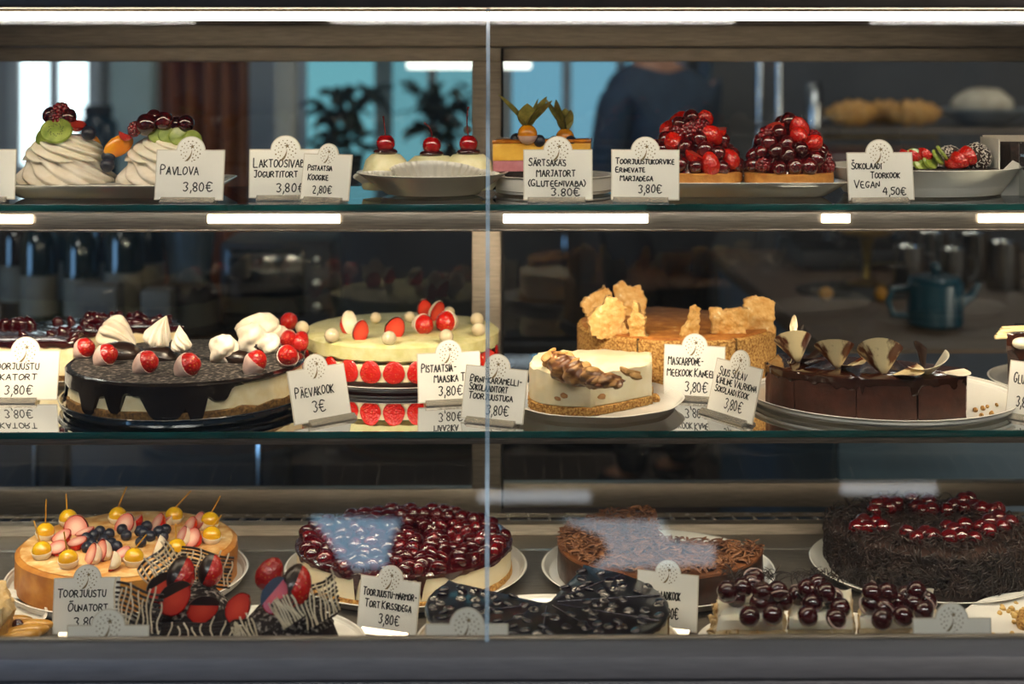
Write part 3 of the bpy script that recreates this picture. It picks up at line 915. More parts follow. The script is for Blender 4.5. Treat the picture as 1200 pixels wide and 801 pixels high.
def gooseberry(px, py, d, s, ang):
    g = part('cape_gooseberry', ball(.0125*s, 20, 14), mat('cape_gooseberry_skin', '#eda315', '#d98410', 30, .2, coat=.6), sl, loc_of(sl, at(px, py, d)))
    part('white_dip', cut_mb(ball(.0131*s, 20, 14), (0, 0, -.002), (0, 0, 1)), pink_choc, g)
    for k, (az, ln, tilt) in enumerate(ang):
        m = MB(); vs = []; n = 9
        for i in range(n):
            u = i/(n-1)
            w = .0115*s*math.sin(PI*min(1, u*.93+.07))**.8
            out = tilt*(u**1.5)*ln; z = .008+ln*u*(1-.12*u*tilt*2)
            for q in (-1, -.5, 0, .5, 1):
                vs.append((out+.10*ln*abs(q)*math.sin(PI*u), q*w, z))
        fs = [(i*5+j, i*5+j+1, (i+1)*5+j+1, (i+1)*5+j) for i in range(n-1) for j in range(4)]
        L = len(vs); vs += [(x-.0007, y, zz) for x, y, zz in vs]; fs += [tuple(L+i for i in reversed(f)) for f in fs]
        m.add(vs, fs)
        part('husk_leaf', m, leaf_m, g, (0, 0, 0), (0, 0, az))
    return g
gooseberry(618, 157, 1.885, 1.0, ((2.9, .052, .75), (1.9, .030, .3), (.5, .046, .62), (-.6, .044, .85), (-1.6, .034, .35), (.0, .040, .35)))
gooseberry(662, 161, 1.915, .95, ((2.8, .048, .55), (1.5, .032, .4), (3.6, .044, .30), (-.6, .030, .3)))
for (px, py, d) in ((605, 163, 1.895), (632, 165, 1.888), (669, 166, 1.90), (650, 166, 1.90)):
    part('blueberry', me_blue, None, sl, loc_of(sl, at(px, py, d)), (-.4, px*.1, 0), 1.15)

# berry tarts
p = at(870, 200, 1.872)
put_tray('white rectangular plate under the two berry tarts', p.x, p.y, Z1, .122, .066, .0205, .024)
def doily(px, d, R, lab):
    p = at(px, 200, d)
    m = lathe([(0, 0), (R, 0), (R, .0008), (0, .0008)], 120, wob=lambda t, r, z: 1+.018*math.cos(30*t))
    o = part('paper_doily', m, paper_m, None, (p.x, p.y, Z1+.0153), sharp=0)
    return tag(o, lab, 'paper doily', 'paper doilies under the tarts')
def tart(px, d, R, H, lab, seed, n_berry):
    p = at(px, 200, d)
    t = thing('berry_tart', lab, 'tart', (p.x, p.y, Z1+.0163), group='berry tarts')
    part('crust', slab(disc(R, 80), 0, .0135, 0, .002, .0007, 90, seed), tart_m, t)
    part('custard', lathe([(0, .0137), (R*.86, .0137), (R*.66, H*.42), (R*.3, H*.7), (0, H*.78)], 40, wob=lambda a, r, z: 1+.06*math.sin(5*a+seed)), mat('berry_jelly', '#3c0509', '#5c0a10', 60, .12, coat=1), t)
    rnd = random.Random(seed); pts = []
    tries = 0
    while len(pts) < n_berry and tries < 6000:
        tries += 1
        a = rnd.uniform(0, 2*PI); u = math.sqrt(rnd.random())
        r = R*.90*u
        z = .019+(H-.022)*(1-u**2.0)*(.93+.14*noise.noise(Vector((math.cos(a)*2, math.sin(a)*2, seed+u*3))))
        q = Vector((r*math.cos(a), r*math.sin(a), z))
        if all((q-o).length > .0145 for o in pts): pts.append(q)
    for i, q in enumerate(pts):
        k = rnd.random(); e = (rnd.uniform(0, 6), rnd.uniform(0, 6), rnd.uniform(0, 6))
        top = q.z > H*.62
        if k < (.50 if top else .16):
            if rnd.random() < .5: half_straw(t, q, (1.7+rnd.uniform(-.3, .3), rnd.uniform(-1, 1), math.atan2(q.y, q.x)+PI/2+rnd.uniform(-.5, .5)), rnd.uniform(.95, 1.2))
            else: part('strawberry', me_straw_b, None, t, q, e, rnd.uniform(.85, 1.05))
        elif k < .72: part('red_cherry', me_cherry_r, None, t, q, e, rnd.uniform(.9, 1.15))
        elif k < .86: part('raspberry', me_rasp, None, t, q, e, rnd.uniform(.95, 1.2))
        else: part('cherry', me_cherry, None, t, q, e, rnd.uniform(.85, 1.1))
    return t
doily(814, 1.882, .066, 'white scalloped paper doily under the berry tart beside the name card')
doily(925, 1.866, .061, 'white scalloped paper doily under the berry tart at the open end of the plate')
tart(812, 1.888, .0625, .088, 'tall berry tart half behind the dairy-free name card', 11, 78)
tart(924, 1.868, .0555, .084, 'tall glazed berry tart at the open end of its plate', 23, 68)

# vegan slice in an oval dish
p = at(1080, 200, 1.892)
put_plate('deep white oval dish holding the vegan chocolate slice', p.x, p.y, Z1, .1245, .098, .036, sx=1, sy=.84, name='oval_dish')
p = at(1108, 200, 1.885)
vg = thing('vegan_slice', 'flat vegan chocolate slice with kiwi, strawberry and two coconut balls', 'cake', (p.x, p.y, Z1+.0062))
part('chocolate_base', slab([(-.062, -.026), (.061, -.022), (.058, .026), (-.060, .026)], 0, .027, 0, .002, .0012, 120, 4), sponge_m, vg)
V = lambda px, py, d: loc_of(vg, at(px, py, d))
for i, (px, py, r) in enumerate(((1145, 184, .0172), (1113, 184, .0140))):
    b = part('coconut_ball', ball(r, 26, 18, .0012, 160, i), mat('cocoa_ball', '#3b2a22', '#2a1d18', 60, .8), vg, V(px, py, 1.882+.012*i))
    m = MB(); rnd = random.Random(i)
    for k in range(330):
        d = Vector((rnd.gauss(0, 1), rnd.gauss(0, 1), rnd.gauss(0, 1))).normalized()
        f = flake(.0011, rnd.uniform(.0025, .0045), .0004, .0002, k)
        M = Matrix.Translation(d*(r+.0006)) @ d.to_track_quat('Z', 'Y').to_matrix().to_4x4() @ Matrix.Rotation(rnd.uniform(0, 6), 4, 'Z') @ Matrix.Rotation(rnd.uniform(-.5, .5), 4, 'Y')
        m.add(f.v, f.f, M)
    part('coconut_flakes', m, mat('coconut', '#e9e0d4', rough=.7), b, sharp=0, kind='stuff')
for (px, py, rx, rz) in ((1080, 191, 1.2, .2), (1090, 189, 1.1, .5), (1099, 184, 1.0, .9), (1104, 179, .9, 1.1), (1072, 184, 1.3, 0)):
    kiwi(vg, V(px, py, 1.868), (rx, .3, rz), .0125, False)
for (px, py, s, r) in ((1124, 187, 1.0, (1.5, 1.0, .3)), (1134, 182, 1.05, (1.5, 1.2, .3)), (1116, 190, .85, (1.5, .6, -.2)), (1083, 180, .8, (1.5, .9, .5)), (1062, 181, .8, (1.5, .8, .2)), (1070, 182, .8, (1.5, .8, .5))):
    half_straw(vg, V(px, py, 1.872), r, s)

# boxed slice at the end of the shelf
p = at(1186, 200, 1.90)
bx = thing('boxed_slice', 'dark chocolate slice in an open white paper box at the end of the shelf', 'cake', (p.x, p.y, Z1))
part('cake', slab([(-.012, -.03), (.05, -.03), (.05, .03), (-.02, .03)], .003, .064, 0, .003, .003, 90, 8), sponge_m, bx)
bxm = MB()
for b in (box((-.026, -.036, 0), (.06, .036, .003)), box((-.029, -.036, .002), (-.0275, .036, .070)), box((-.026, .0345, .002), (.06, .036, .072))):
    bxm.add(b.v, b.f)
part('paper_box', bxm, paper_m, bx)
part('paper_flap', MB().add([(-.026, -.036, .003), (.008, -.036, .003), (.004, -.037, .028), (-.004, -.038, .040), (-.012, -.0375, .044), (-.020, -.037, .036), (-.026, -.036, .030),
                             (-.026, -.0352, .003), (.008, -.0352, .003), (.004, -.0362, .028), (-.004, -.0372, .040), (-.012, -.0367, .044), (-.020, -.0362, .036), (-.026, -.0352, .030)],
                            [tuple(range(7)), tuple(range(13, 6, -1))]+[(i, (i+1) % 7, (i+1) % 7+7, i+7) for i in range(7)]), paper_m, bx)
p = at(1206, 200, 1.84)
o = part('acrylic_stand', box((p.x-.012, p.y, Z1), (p.x+.07, p.y+.003, Z1+.068), .001), glass('acrylic', (.93, .94, .93), 1.45, 2.5))
tag(o, 'clear acrylic stand before the boxed chocolate slice', 'stand')

# cards of the upper shelf (px centre, width px, depth, yaw)
card_at('blank white price card cut by the frame beside the pavlovas', -24, 78, Z1, 1.775, 6, 57, None, 9)
card_at('price card reading Pavlova on the upper shelf', 221, 80, Z1, 1.770, -6, 57, [('PAVLOVA', .06, .64, .50, .20), ('3,80\u20ac', .42, .86, .16, .19)], 9, rollz=.0)
card_at('price card for the lactose-free yoghurt cake, half hidden by a smaller card', 334, 82, Z1, 1.80, 3, 55, [('LAKTOOSIVABA', .05, .84, .63, .20), ('JOGURTITORT', .05, .68, .42, .15), ('3,80\u20ac', .38, .78, .10, .19)], 8)
card_at('narrow turned price card for the pistachio pastry, overlapping its neighbour', 380, 58, Z1, 1.772, -24, 52, [('PISTAATSIA', .10, .62, .64, .13), ('KOOGIKE', .12, .56, .42, .14), ('2,80\u20ac', .24, .66, .12, .17)], 10, hold_m=steel_clip)
card_at('price card for the gluten-free berry cake before the mango slice', 654, 79, Z1, 1.772, 0, 57, [('S\u00c4RTSAKAS', .06, .62, .68, .16), ('MARJATORT', .18, .76, .46, .16), ('(GLUTEENIVABA)', .06, .92, .26, .14), ('3.80\u20ac', .40, .84, .06, .16)], 7, holder=(.05, .90))
card_at('price card for the dairy-free berry basket beside the tarts', 756, 77, Z1, 1.772, -7, 57, [('TOORJUUSTUKORVIKE', .05, .94, .72, .12), ('ERINEVATE', .05, .50, .55, .11), ('MARJADEGA', .12, .62, .37, .12), ('3,80\u20ac', .40, .76, .12, .17)], 9, holder=(.02, .85))
card_at('price card reading Vegan before the oval dish', 1033, 77, Z1, 1.768, 5, 54, [('\u0160OKOLAADI', .05, .52, .66, .15), ('TOORKOOK', .34, .80, .46, .14), ('VEGAN', .08, .48, .25, .17), ('4,50\u20ac', .52, .90, .09, .16)], 8, holder=(.02, .90))

# ================================================================== middle shelf
def cake_root(name, label, cat, px, d, z, group=None):
    p = at(px, 300, d)
    return thing(name, label, cat, (p.x, p.y, z+PF), group=group)
def rel(root, px, d):
    p = at(px, 300, d); return (p.x-root.location.x, p.y-root.location.y)
def top_at(root, px, py, z):
    """where the photograph shows (px, py) on a level z above the cake's base"""
    P = on(px, py, root.location.z+z); return (P.x-root.location.x, P.y-root.location.y, z)

# glazed cherry cheesecake at the left end
p = at(30, 300, 2.085)
put_plate('white plate under the cut cherry cheesecake, at the end of the middle shelf', p.x, p.y, Z2, .124, .117, .010, sx=1.45)
cc = cake_root('cherry_cheesecake', 'cheesecake under dark glossy cherry glaze, cut, behind the marmalade price card', 'cake', 60, 2.06, Z2)
out = [rel(cc, a, b) for a, b in ((-90, 1.985), (86, 1.985), (92, 2.05), (150, 2.09), (214, 2.10), (206, 2.15), (168, 2.19), (110, 2.185), (20, 2.12), (-90, 2.10))]
part('biscuit_base', slab(out, 0, .010, 0, .001, .001, 120, 3), biscuit_dark, cc)
part('cream', slab(out, .010, .048, -.001, .001, .0006, 60, 4), cheese_m, cc)
part('cherry_glaze', slab(out, lambda x, y, i, n: .046+.004*noise.noise(Vector((x*90, y*90, 2))), .056, .0012, .003, .0012, 80, 5), mat('cherry_glaze', '#1b0608', '#3a0a10', 60, .12, .9, 90, coat=1), cc)
rnd = random.Random(5)
for k in range(70):
    a = Vector(out[rnd.randrange(len(out))]).lerp(Vector(out[rnd.randrange(len(out))]), rnd.random())
    part('glazed_cherry', me_cherry, None, cc, (a.x*.93, a.y*.93+.001, .056), (rnd.uniform(0, 6), rnd.uniform(0, 6), 0), (rnd.uniform(.8, 1.2), rnd.uniform(.6, .9), .55))

# dark chocolate cake with meringues
p = at(219, 300, 1.906)
put_plate('dark blue glazed plate under the meringue chocolate cake', p.x, p.y, Z2, .158, .1515, .0125, china_dark)
pk = cake_root('chocolate_drip_cake', 'round cake with black chocolate drips, meringues and dipped strawberries', 'cake', 219, 1.906, Z2)
R = .1465
dk = disc(R, 160)
part('biscuit_base', slab(dk, 0, lambda x, y, i, n: .0135+.003*noise.noise(Vector((x*80, y*80, 1))), .001, .001, .002, 90, 1, wav=.001), biscuit_dark, pk)
part('cream', slab(dk, .0115, .0425, -.001, .001, .0008, 50, 2), cheese_m, pk)
def drip(x, y, i, n):
    a = math.degrees(math.atan2(y, x))
    e = .0415
    if -178 < a < -52:
        q = .012+.012*noise.noise(Vector((a*.045, 3.3, 0)))
        for (c, w, l) in ((-166, 9, .034), (-153, 5, .010), (-130, 7, .040), (-113, 5, .034), (-88, 11, .040), (-74, 5, .043), (-63, 6, .020), (-100, 7, .012)):
            q = max(q, l*math.exp(-((a-c)/w)**4))
        f = min(1, (a+178)/6, (-52-a)/8)
        e = .0425-q*max(0, f)
    else: e = .0405+.002*noise.noise(Vector((a*.06, 0, 1)))
    return max(e, .001)
part('chocolate_glaze', slab(dk, drip, .0475, .0030, .0035, .0005, 60, 3, step=.0025, rows=8), black_glaze, pk, label='glossy black chocolate glaze with drips')
part('cocoa_top', lathe([(0, .0482), (R*.965, .0479), (R*.975, .0470)], 90), mat('dusted_cocoa_top', '#15100f', '#8d8178', 170, .8, .3, ramp=(.50, .72), kind='noise', detail=8), pk, label='cocoa top dusted with sugar')
TOPZ = .048
mz = lambda px, py, h=0: Vector(top_at(pk, px, py, TOPZ))+Vector((0, 0, h))
def ms(px, py, r): # centre of a ball of radius r seen at (px, py)
    return Vector(top_at(pk, px, py, TOPZ+r*.85))
shell = lambda R_, H_, l=8, tw=.9, dp=.30: swirl(R_, H_, l, tw, .08, lambda u: math.sqrt(max(0, 1-(max(0, .25-u)/.25)**2))*(1-.95*max(0, (u-.25)/.75)**1.25), n=126, depth=dp)
m1 = shell(.026, .062)
a = ms(124, 385, .022)
part('meringue', m1, meringue_m, pk, tuple(a+Vector((-.004, 0, .004))), (0, math.radians(122), math.radians(-14)), label='large ridged meringue shell lying on its side')
part('meringue', shell(.019, .045, 8), meringue_m, pk, tuple(ms(180, 405, .012)+Vector((0, 0, .0))), (0.2, math.radians(25), 0))
part('meringue', shell(.0135, .034, 7, 2.6), meringue_m, pk, tuple(ms(213, 413, .012)), (-.2, math.radians(-8), 0))
def lump(r, seed, sc=(1, 1, 1)): return ball(r, 52, 36, r*.16, 45, seed, sc, fn=lambda t, p, d: 1+.13*math.sin(3*t+4*p+seed)*math.sin(p))
for (px, py, r, s, sc) in ((262, 409, .0185, 3, (1, 1, 1.05)), (305, 386, .024, 7, (1.2, 1, .9)), (296, 396, .019, 9, (1, 1, 1.1)), (322, 392, .016, 12, (1, 1, .9)), (316, 402, .0135, 14, (1, 1, 1))):
    part('meringue', lump(r, s, sc), meringue_m, pk, tuple(ms(px, py, r)), (0, 0, s), sharp=0)
for (px, py, w) in ((141, 416, .030), (188, 418, .024), (278, 421, .020), (308, 408, .02)):
    part('chocolate_chunk', ball(w, 12, 8, .002, 60, px, (1, .7, .55)), dark_choc, pk, tuple(mz(px, py+4)+Vector((0, .008, .004))), (0, .2, .3))
for (px, py, rot, s) in ((98, 409, (.6, .7, .2), 1.2), (123, 417, (.5, .8, .3), 1.25), (170, 426, (.3, .9, 0), 1.3), (219, 429, (.5, .8, .2), 1.35), (298, 426, (-.2, .5, -.2), 1.25),
                         (337, 418, (.6, .6, -.5), 1.25), (338, 398, (.8, 1.0, -.4), 1.15)):
    dipped(pk, tuple(ms(px, py, .0125)), rot, s*.86, me_dip_pink, me_straw)
part('strawberry', me_straw, None, pk, tuple(ms(352, 400, .011)), (2.6, .2, 0), .9)
part('strawberry', me_straw, None, pk, tuple(ms(338, 381, .011)+Vector((0, 0, .004))), (.4, .4, 0), .95)

# pistachio and strawberry cake
p = at(470, 300, 2.085)
put_plate('white plate under the pistachio strawberry cake', p.x, p.y, Z2, .150, .1425, .0100)
ps = cake_root('pistachio_cake', 'green pistachio cake ringed with strawberry halves, white-dipped strawberries on top', 'cake', 470, 2.085, Z2)
R = .1355
dk = disc(R, 140)
part('chocolate_base', slab(dk, 0, .008, .001, .001, .0008, 120, 1), dark_choc, ps)
part('cream', slab(dk, .008, .030, -.0015, .001, .0004, 70, 2), cheese_m, ps)
part('pistachio_mousse', slab(dk, lambda x, y, i, n: .034+.003*noise.noise(Vector((x*60, y*60, 0))), .056, .0006, .004, .0010, 45, 3, wav=.0015), mat('pistachio_mousse', '#cbc586', '#ddd8a8', 60, .5, .35, 170, sss=.2, c3='#8f8d4e', r3=.82), ps, label='pale green pistachio mousse')
for k in range(13):
    a = math.radians(-170+k*13.3)
    if not (-2.95 < a < .0): continue
    half = part('strawberry_half', me_half, None, ps, ((R-.0005)*math.cos(a), (R-.0005)*math.sin(a), .0215), (PI, 0, a-PI/2), (1.14, .26, .98))
    part('cut_face', me_flesh_deep, None, half, scale=(1, .5, 1))
half_straw(ps, tuple(Vector(loc_of(ps, at(571, 425, 2.02)))), (PI, 0, .2), 1.25)
half_straw(ps, tuple(Vector(loc_of(ps, at(556, 431, 2.0)))), (PI, 0, 0), .8)
PT = .0565
def pss(px, py, r): return Vector(top_at(ps, px, py, PT+r*.85))
for (px, py, rot, s) in ((409, 379, (.3, .25, 2.6), 1.3), (423, 388, (.1, .1, .6), 1.15), (463, 385, (.2, .35, .2), 1.3), (495, 380, (1.2, 1.4, .3), 1.35), (524, 377, (1.3, -1.1, -.3), 1.45), (513, 366, (.2, .2, .8), 1.25), (498, 362, (.1, -.2, .3), 1.1)):
    pp = pss(px, py, .013)
    s *= .82
    if (px in (495, 524)): dipped(ps, tuple(pp), rot, s, me_dip, me_straw_b)
    else:
        h = half_straw(ps, tuple(pp), (PI+rot[0], rot[1], rot[2]), s)
        part('chocolate_dip', proto('half_dip', lambda: cut_mb(cut_mb(strawberry_mb(.0125, 1.05), (0, 0, 0), (0, 1, 0)), (.001, 0, 0), (1, 0, .25)), white_choc), None, h)
for (px, py, s) in ((354, 384, 1.1), (389, 393, 1.15), (456, 396, 1.1), (523, 394, 1.1), (561, 386, 1.1), (559, 374, 1.1), (526, 366, 1.0), (440, 372, .9), (480, 371, .9)):
    part('chocolate_pearl', me_pearl, None, ps, tuple(pss(px, py, .009)), None, s*.95)

# caramel nut slice in front
p = at(695, 300, 1.876)
put_plate('white scalloped plate holding the caramel cheesecake slice', p.x, p.y, Z2, .114, .101, .0135, wob=lambda t, r, z: 1+(.012*math.cos(9*t) if r > .1 else 0))
cs = cake_root('caramel_slice', 'cheesecake slice with caramel swirl and nuts on a biscuit base', 'cake', 692, 1.876, Z2)
def smooth_line(P, n):
    for _ in range(n):
        Q = [P[0]]
        for i in range(len(P)-1):
            a, b = Vector(P[i]), Vector(P[i+1]); Q += [tuple(a.lerp(b, .25)), tuple(a.lerp(b, .75))]
        P = Q+[P[-1]]
    return P
out = smooth_line([rel(cs, *q) for q in ((630, 1.93), (619, 1.885), (621, 1.835), (648, 1.806), (692, 1.800))], 3)+[rel(cs, *q) for q in ((727, 1.828), (764, 1.866), (764, 1.92), (735, 1.948), (680, 1.955))]
part('biscuit_base', slab(out, 0, .0105, .001, .001, .0022, 140, 3, step=.003), crumb_m, cs)
part('cream', slab(out, .0095, lambda x, y, i, n: .052+.003*noise.noise(Vector((x*70, y*70, 2))), -.0006, .003, .0012, 60, 4, step=.003, wav=.003), mat('speckled_cream', '#f0e4c6', '#e8d8b0', 50, .5, .2, 200, sss=.2), cs)
chunk = mat('caramel_chunk', '#8f5f34', '#b98955', 120, .5, .3)
for (px, py, s) in ((704, 464, 1.3), (719, 467, 1.1), (734, 463, 1.1), (745, 461, .8), (661, 463, .8), (653, 467, .6), (728, 470, .6), (712, 458, .7)):
    d = 1.802+max(0, (px-692))*.00092+max(0, 690-px)*.00014
    part('caramel_chunk', ball(.006*s, 10, 8, .0015, 120, px, (1.2, .35, .7)), chunk, cs, loc_of(cs, at(px, py, d)), (0, .3, .65 if px > 692 else 0), sharp=0)
swm = mat('caramel_swirl', '#6b3f22', '#c08c52', 45, .35, .2, 90, coat=.3, ramp=(.42, .58), stretch=(1, 1, 2.2))
for i, (px, py, r, sc) in enumerate(((663, 428, .018, (1.2, .9, .85)), (678, 434, .019, (1.2, .9, .75)), (694, 438, .018, (1.2, .8, .65)), (708, 442, .015, (1.3, .8, .55)), (650, 422, .014, (1, 1, 1.0)), (720, 444, .011, (1.5, .8, .5)))):
    q = Vector(top_at(cs, px, py+4, .052+r*.35))
    part('caramel_cream', ball(r, 40, 24, r*.10, 70, i, sc, fn=lambda t, p, d: 1+.10*math.sin(5*t+4*p)), swm, cs, tuple(q), (.1, .1, i), sharp=0)
nut = mat('roasted_nut', '#d3a465', '#b07b3d', 120, .6, .5, 200)
rnd = random.Random(4)
for i, (px, py) in enumerate(((640, 414), (646, 409), (654, 412), (664, 418), (672, 421), (680, 424), (686, 426), (660, 411), (668, 414), (694, 430), (735, 432), (745, 437), (741, 433))):
    q = Vector(top_at(cs, px, py+7, .064))
    part('nut_piece', ball(.0072, 10, 8, .002, 100, i, (1.3, .9, .5)), nut, cs, tuple(q+Vector((0, -.004, .004))), (rnd.uniform(-.6, .6), rnd.uniform(-.6, .6), rnd.uniform(0, 3)))
for i, (px, py) in enumerate(((694, 449), (704, 451), (716, 450), (724, 446))):
    part('chocolate_drip', ball(.0055, 10, 8, .0012, 100, i, (1.7, .8, .5)), milk_choc, cs, tuple(Vector(top_at(cs, px, py, .0535))), (0, 0, i))
part('crumb', ball(.006, 10, 8, .002, 100, 3), crumb_m, cs, loc_of(cs, on(768, 466, Z2+.010)))

# mascarpone cake with brittle
p = at(792, 300, 2.085)
put_plate('white plate under the tall crumb-sided mascarpone cake', p.x, p.y, Z2, .147, .1425, .0100)
mc = cake_root('mascarpone_cake', 'tall cinnamon mascarpone cake with biscuit-crumb side and upright brittle pieces', 'cake', 792, 2.085, Z2)
R = .1375
dk = clip(disc(R, 140), .45, .89, .118)
part('crumb_side', slab(dk, 0, .0625, 0, .003, .0012, 110, 1, step=.004, rows=9, wav=.003), crumb_m, mc, label='golden biscuit-crumb side')
part('cinnamon_top', slab([(x*.955, y*.955) for x, y in dk], .060, .0652, 0, .002, .0008, 70, 2, wav=.0012), mat('cinnamon_top', '#9a5a22', '#c07f38', 60, .6, .4, 150, c3='#e7c78f', r3=.75), mc)
for a in (-118, -83, -62):
    a = math.radians(a)
    part('cut_line', box((-.0006, -.003, .004), (.0006, .003, .064)), biscuit_dark, mc, ((R)*math.cos(a), (R)*math.sin(a), 0), (0, 0, a+PI/2))
brittle = mat('brittle', '#d39c4e', '#e6bd7a', 110, .4, 1.0, 130, coat=.2, c3='#f6e3b8', r3=.72, bdist=.006)
def brittle_piece(px, py_base, pts, thick, yaw, seed):
    """pts: the outline in pixels about the foot; stands up on the cake"""
    q = Vector(top_at(mc, px, py_base, .064)); d = (Vector(q)+mc.location-EYE).dot(FWD); k = d/F
    P = resample([(x*k, -y*k) for x, y in pts], .003)
    m = slab([(x+.003*noise.noise(Vector((x*300, y*300, seed))), y+.003*noise.noise(Vector((x*400, y*400, seed+9)))) for x, y in P], -thick/2, thick/2, 0, .0015, .0012, 150, seed, step=.003)
    bm = MB(); bm.v = [(x, -z, y) for x, y, z in m.v]; bm.f = m.f
    o = part('brittle_piece', bm, brittle, mc, tuple(q), (random.Random(seed).uniform(-.15, .1), 0, yaw))
    return o
brittle_piece(715, 391, [(-24, 2), (-26, -18), (-18, -30), (-8, -34), (-4, -45), (8, -42), (18, -30), (16, -14), (21, -2), (8, 4), (-10, 5)], .014, .1, 1)
brittle_piece(748, 394, [(-8, 4), (-12, -20), (-8, -26), (-4, -42), (2, -40), (4, -28), (10, -22), (8, -8), (12, 0), (4, 6)], .010, -.3, 2)
brittle_piece(700, 372, [(-10, 2), (-20, -16), (-14, -24), (0, -30), (10, -36), (18, -30), (18, -8), (10, 2)], .008, .2, 3)
brittle_piece(738, 370, [(-14, 0), (-20, -34), (-10, -42), (0, -34), (12, -36), (20, -20), (18, -4), (8, 2)], .008, -.1, 4)
brittle_piece(809, 396, [(-13, 3), (-10, -12), (-2, -22), (0, -36), (6, -38), (11, -34), (10, -16), (11, -2), (2, 4)], .008, .25, 5)
brittle_piece(854, 391, [(-20, 2), (-23, -30), (-12, -32), (-6, -28), (6, -31), (22, -30), (22, -16), (18, 2)], .010, -.08, 6)
brittle_piece(888, 386, [(-18, 4), (-16, -36), (-4, -40), (6, -38), (21, -32), (19, -10), (20, 4), (0, 8)], .008, .1, 7)

# dark chocolate cake with curls
p = at(1033, 300, 1.908)
put_plate('large white plate carrying the sliced chocolate cake with curls', p.x, p.y, Z2, .160, .152, .0125, sx=1.08)
ck = cake_root('chocolate_cake', 'half chocolate cake in slices, each with a chocolate curl on top', 'cake', 1020, 1.85, Z2)
arc = [(897, 1.872), (903, 1.850), (918, 1.828), (945, 1.806), (980, 1.788), (1020, 1.778), (1060, 1.776), (1100, 1.782), (1132, 1.794)]
out = [rel(ck, a, b) for a, b in arc]+[rel(ck, 1133, 1.835), rel(ck, 1060, 1.88), rel(ck, 980, 1.915), rel(ck, 912, 1.925)]
mous = mat('chocolate_mousse_side', '#3f2114', '#50291a', 60, .45, .5, 90)
gana = mat('ganache', '#2e160d', '#3a1d12', 30, .12, .15, 60, coat=.8)
# cut into four slices by three vertical planes
cuts = []
for (pa, da, pb, db) in ((930, 1.815, 985, 1.93), (1003, 1.77, 1012, 1.93), (1078, 1.77, 1046, 1.90)):
    a, b = Vector(rel(ck, pa, da)), Vector(rel(ck, pb, db)); t = (b-a).normalized(); n2 = Vector((t.y, -t.x)); cuts.append((n2, n2.dot(a)))
for i in range(4):
    P = out
    if i > 0: n2, c0 = cuts[i-1]; P = clip(P, -n2.x, -n2.y, -(c0+.0007))
    if i < 3: n2, c0 = cuts[i]; P = clip(P, n2.x, n2.y, c0-.0007)
    if len(P) < 3: continue
    s = part('cake_slice', slab(P, 0, .0475, 0, .0015, .0016, 40, i, rows=7), mous, ck)
    part('ganache_top', slab(P, lambda x, y, j, n: .040-.012*max(0, noise.noise(Vector((x*70, y*70, 7))))-.03*max(0, noise.noise(Vector((x*130, y*130, 3)))-.28), .0515, .0012, .003, .0006, 50, i+4, step=.003, rows=6), gana, s, label='shiny ganache top')
curl_m = mat('marbled_chocolate', '#efd9a6', '#5a2a12', 55, .3, .1, coat=.3, ramp=(.52, .62), stretch=(1, 1, .35))
def petal(parent, loc, rz, r, h, span, open_, tilt, m, name='chocolate_curl'):
    """a sheet of chocolate rolled into a cone"""
    vs, fs = [], []; nu, nv = 8, 22
    for s in (0, -.0007):
        for i in range(nu):
            u = i/(nu-1)
            for j in range(nv):
                v = j/(nv-1); a = (v-.5)*span
                q = (.15*r+r*(u**.8)*(1+open_*u))+s
                zz = h*u*(.72+.28*math.cos((v-.5)*PI*1.0))
                vs.append((q*math.cos(a), q*math.sin(a), zz))
    L = nu*nv
    for i in range(nu-1):
        for j in range(nv-1):
            a = i*nv+j; fs.append((a, a+1, a+nv+1, a+nv)); fs.append((L+a, L+a+nv, L+a+nv+1, L+a+1))
    ed = [j for j in range(nv)]+[i*nv+nv-1 for i in range(1, nu)]+[(nu-1)*nv+j for j in range(nv-2, -1, -1)]+[i*nv for i in range(nu-2, 0, -1)]
    for k in range(len(ed)):
        a, b = ed[k], ed[(k+1) % len(ed)]; fs.append((a, b, b+L, a+L))
    return part(name, MB().add(vs, fs), m, parent, loc, (tilt[0], tilt[1], rz), sharp=60)
def cz(px, py): return tuple(Vector(top_at(ck, px, py, .0515)))
petal(ck, cz(935, 424), -1.9, .016, .038, 3.6, .3, (.25, -.2), curl_m)
petal(ck, cz(938, 424), -.6, .014, .028, 2.6, .5, (.2, .5), dark_choc)
petal(ck, cz(925, 420), 2.6, .009, .045, 1.6, .8, (0, -.75), dark_choc)
petal(ck, cz(928, 416), 1.2, .004, .052, 2.0, .4, (0, .25), curl_m)
petal(ck, cz(982, 431), -2.1, .017, .036, 3.4, .3, (.2, -.1), curl_m)
petal(ck, cz(986, 431), -.8, .014, .024, 2.4, .5, (.1, .5), curl_m)
petal(ck, cz(1036, 438), -2.2, .019, .038, 3.5, .3, (.3, -.35), curl_m)
petal(ck, cz(1044, 439), -.5, .015, .034, 2.2, .5, (.2, .75), curl_m)
petal(ck, cz(1084, 436), 2.6, .014, .034, 2.4, .3, (0, -.2), dark_choc)
petal(ck, cz(1088, 437), -1.2, .018, .034, 3.2, .3, (.4, .45), white_choc)
petal(ck, cz(1098, 436), -.4, .012, .036, 1.8, .5, (.2, 1.0), white_choc)
rnd = random.Random(2)
for i, (px, py) in enumerate(((1143, 480), (1152, 478), (1157, 476), (1168, 474), (1162, 484), (1150, 486))):
    o = part('cake_crumb', ball(.0022+.001*rnd.random(), 8, 6, .0008, 200, i), crumb_m, None, tuple(on(px, py, Z2+.0078)))
    tag(o, 'loose brown crumb on the plate beside the sliced chocolate cake', 'crumb', 'crumbs on the chocolate cake plate')

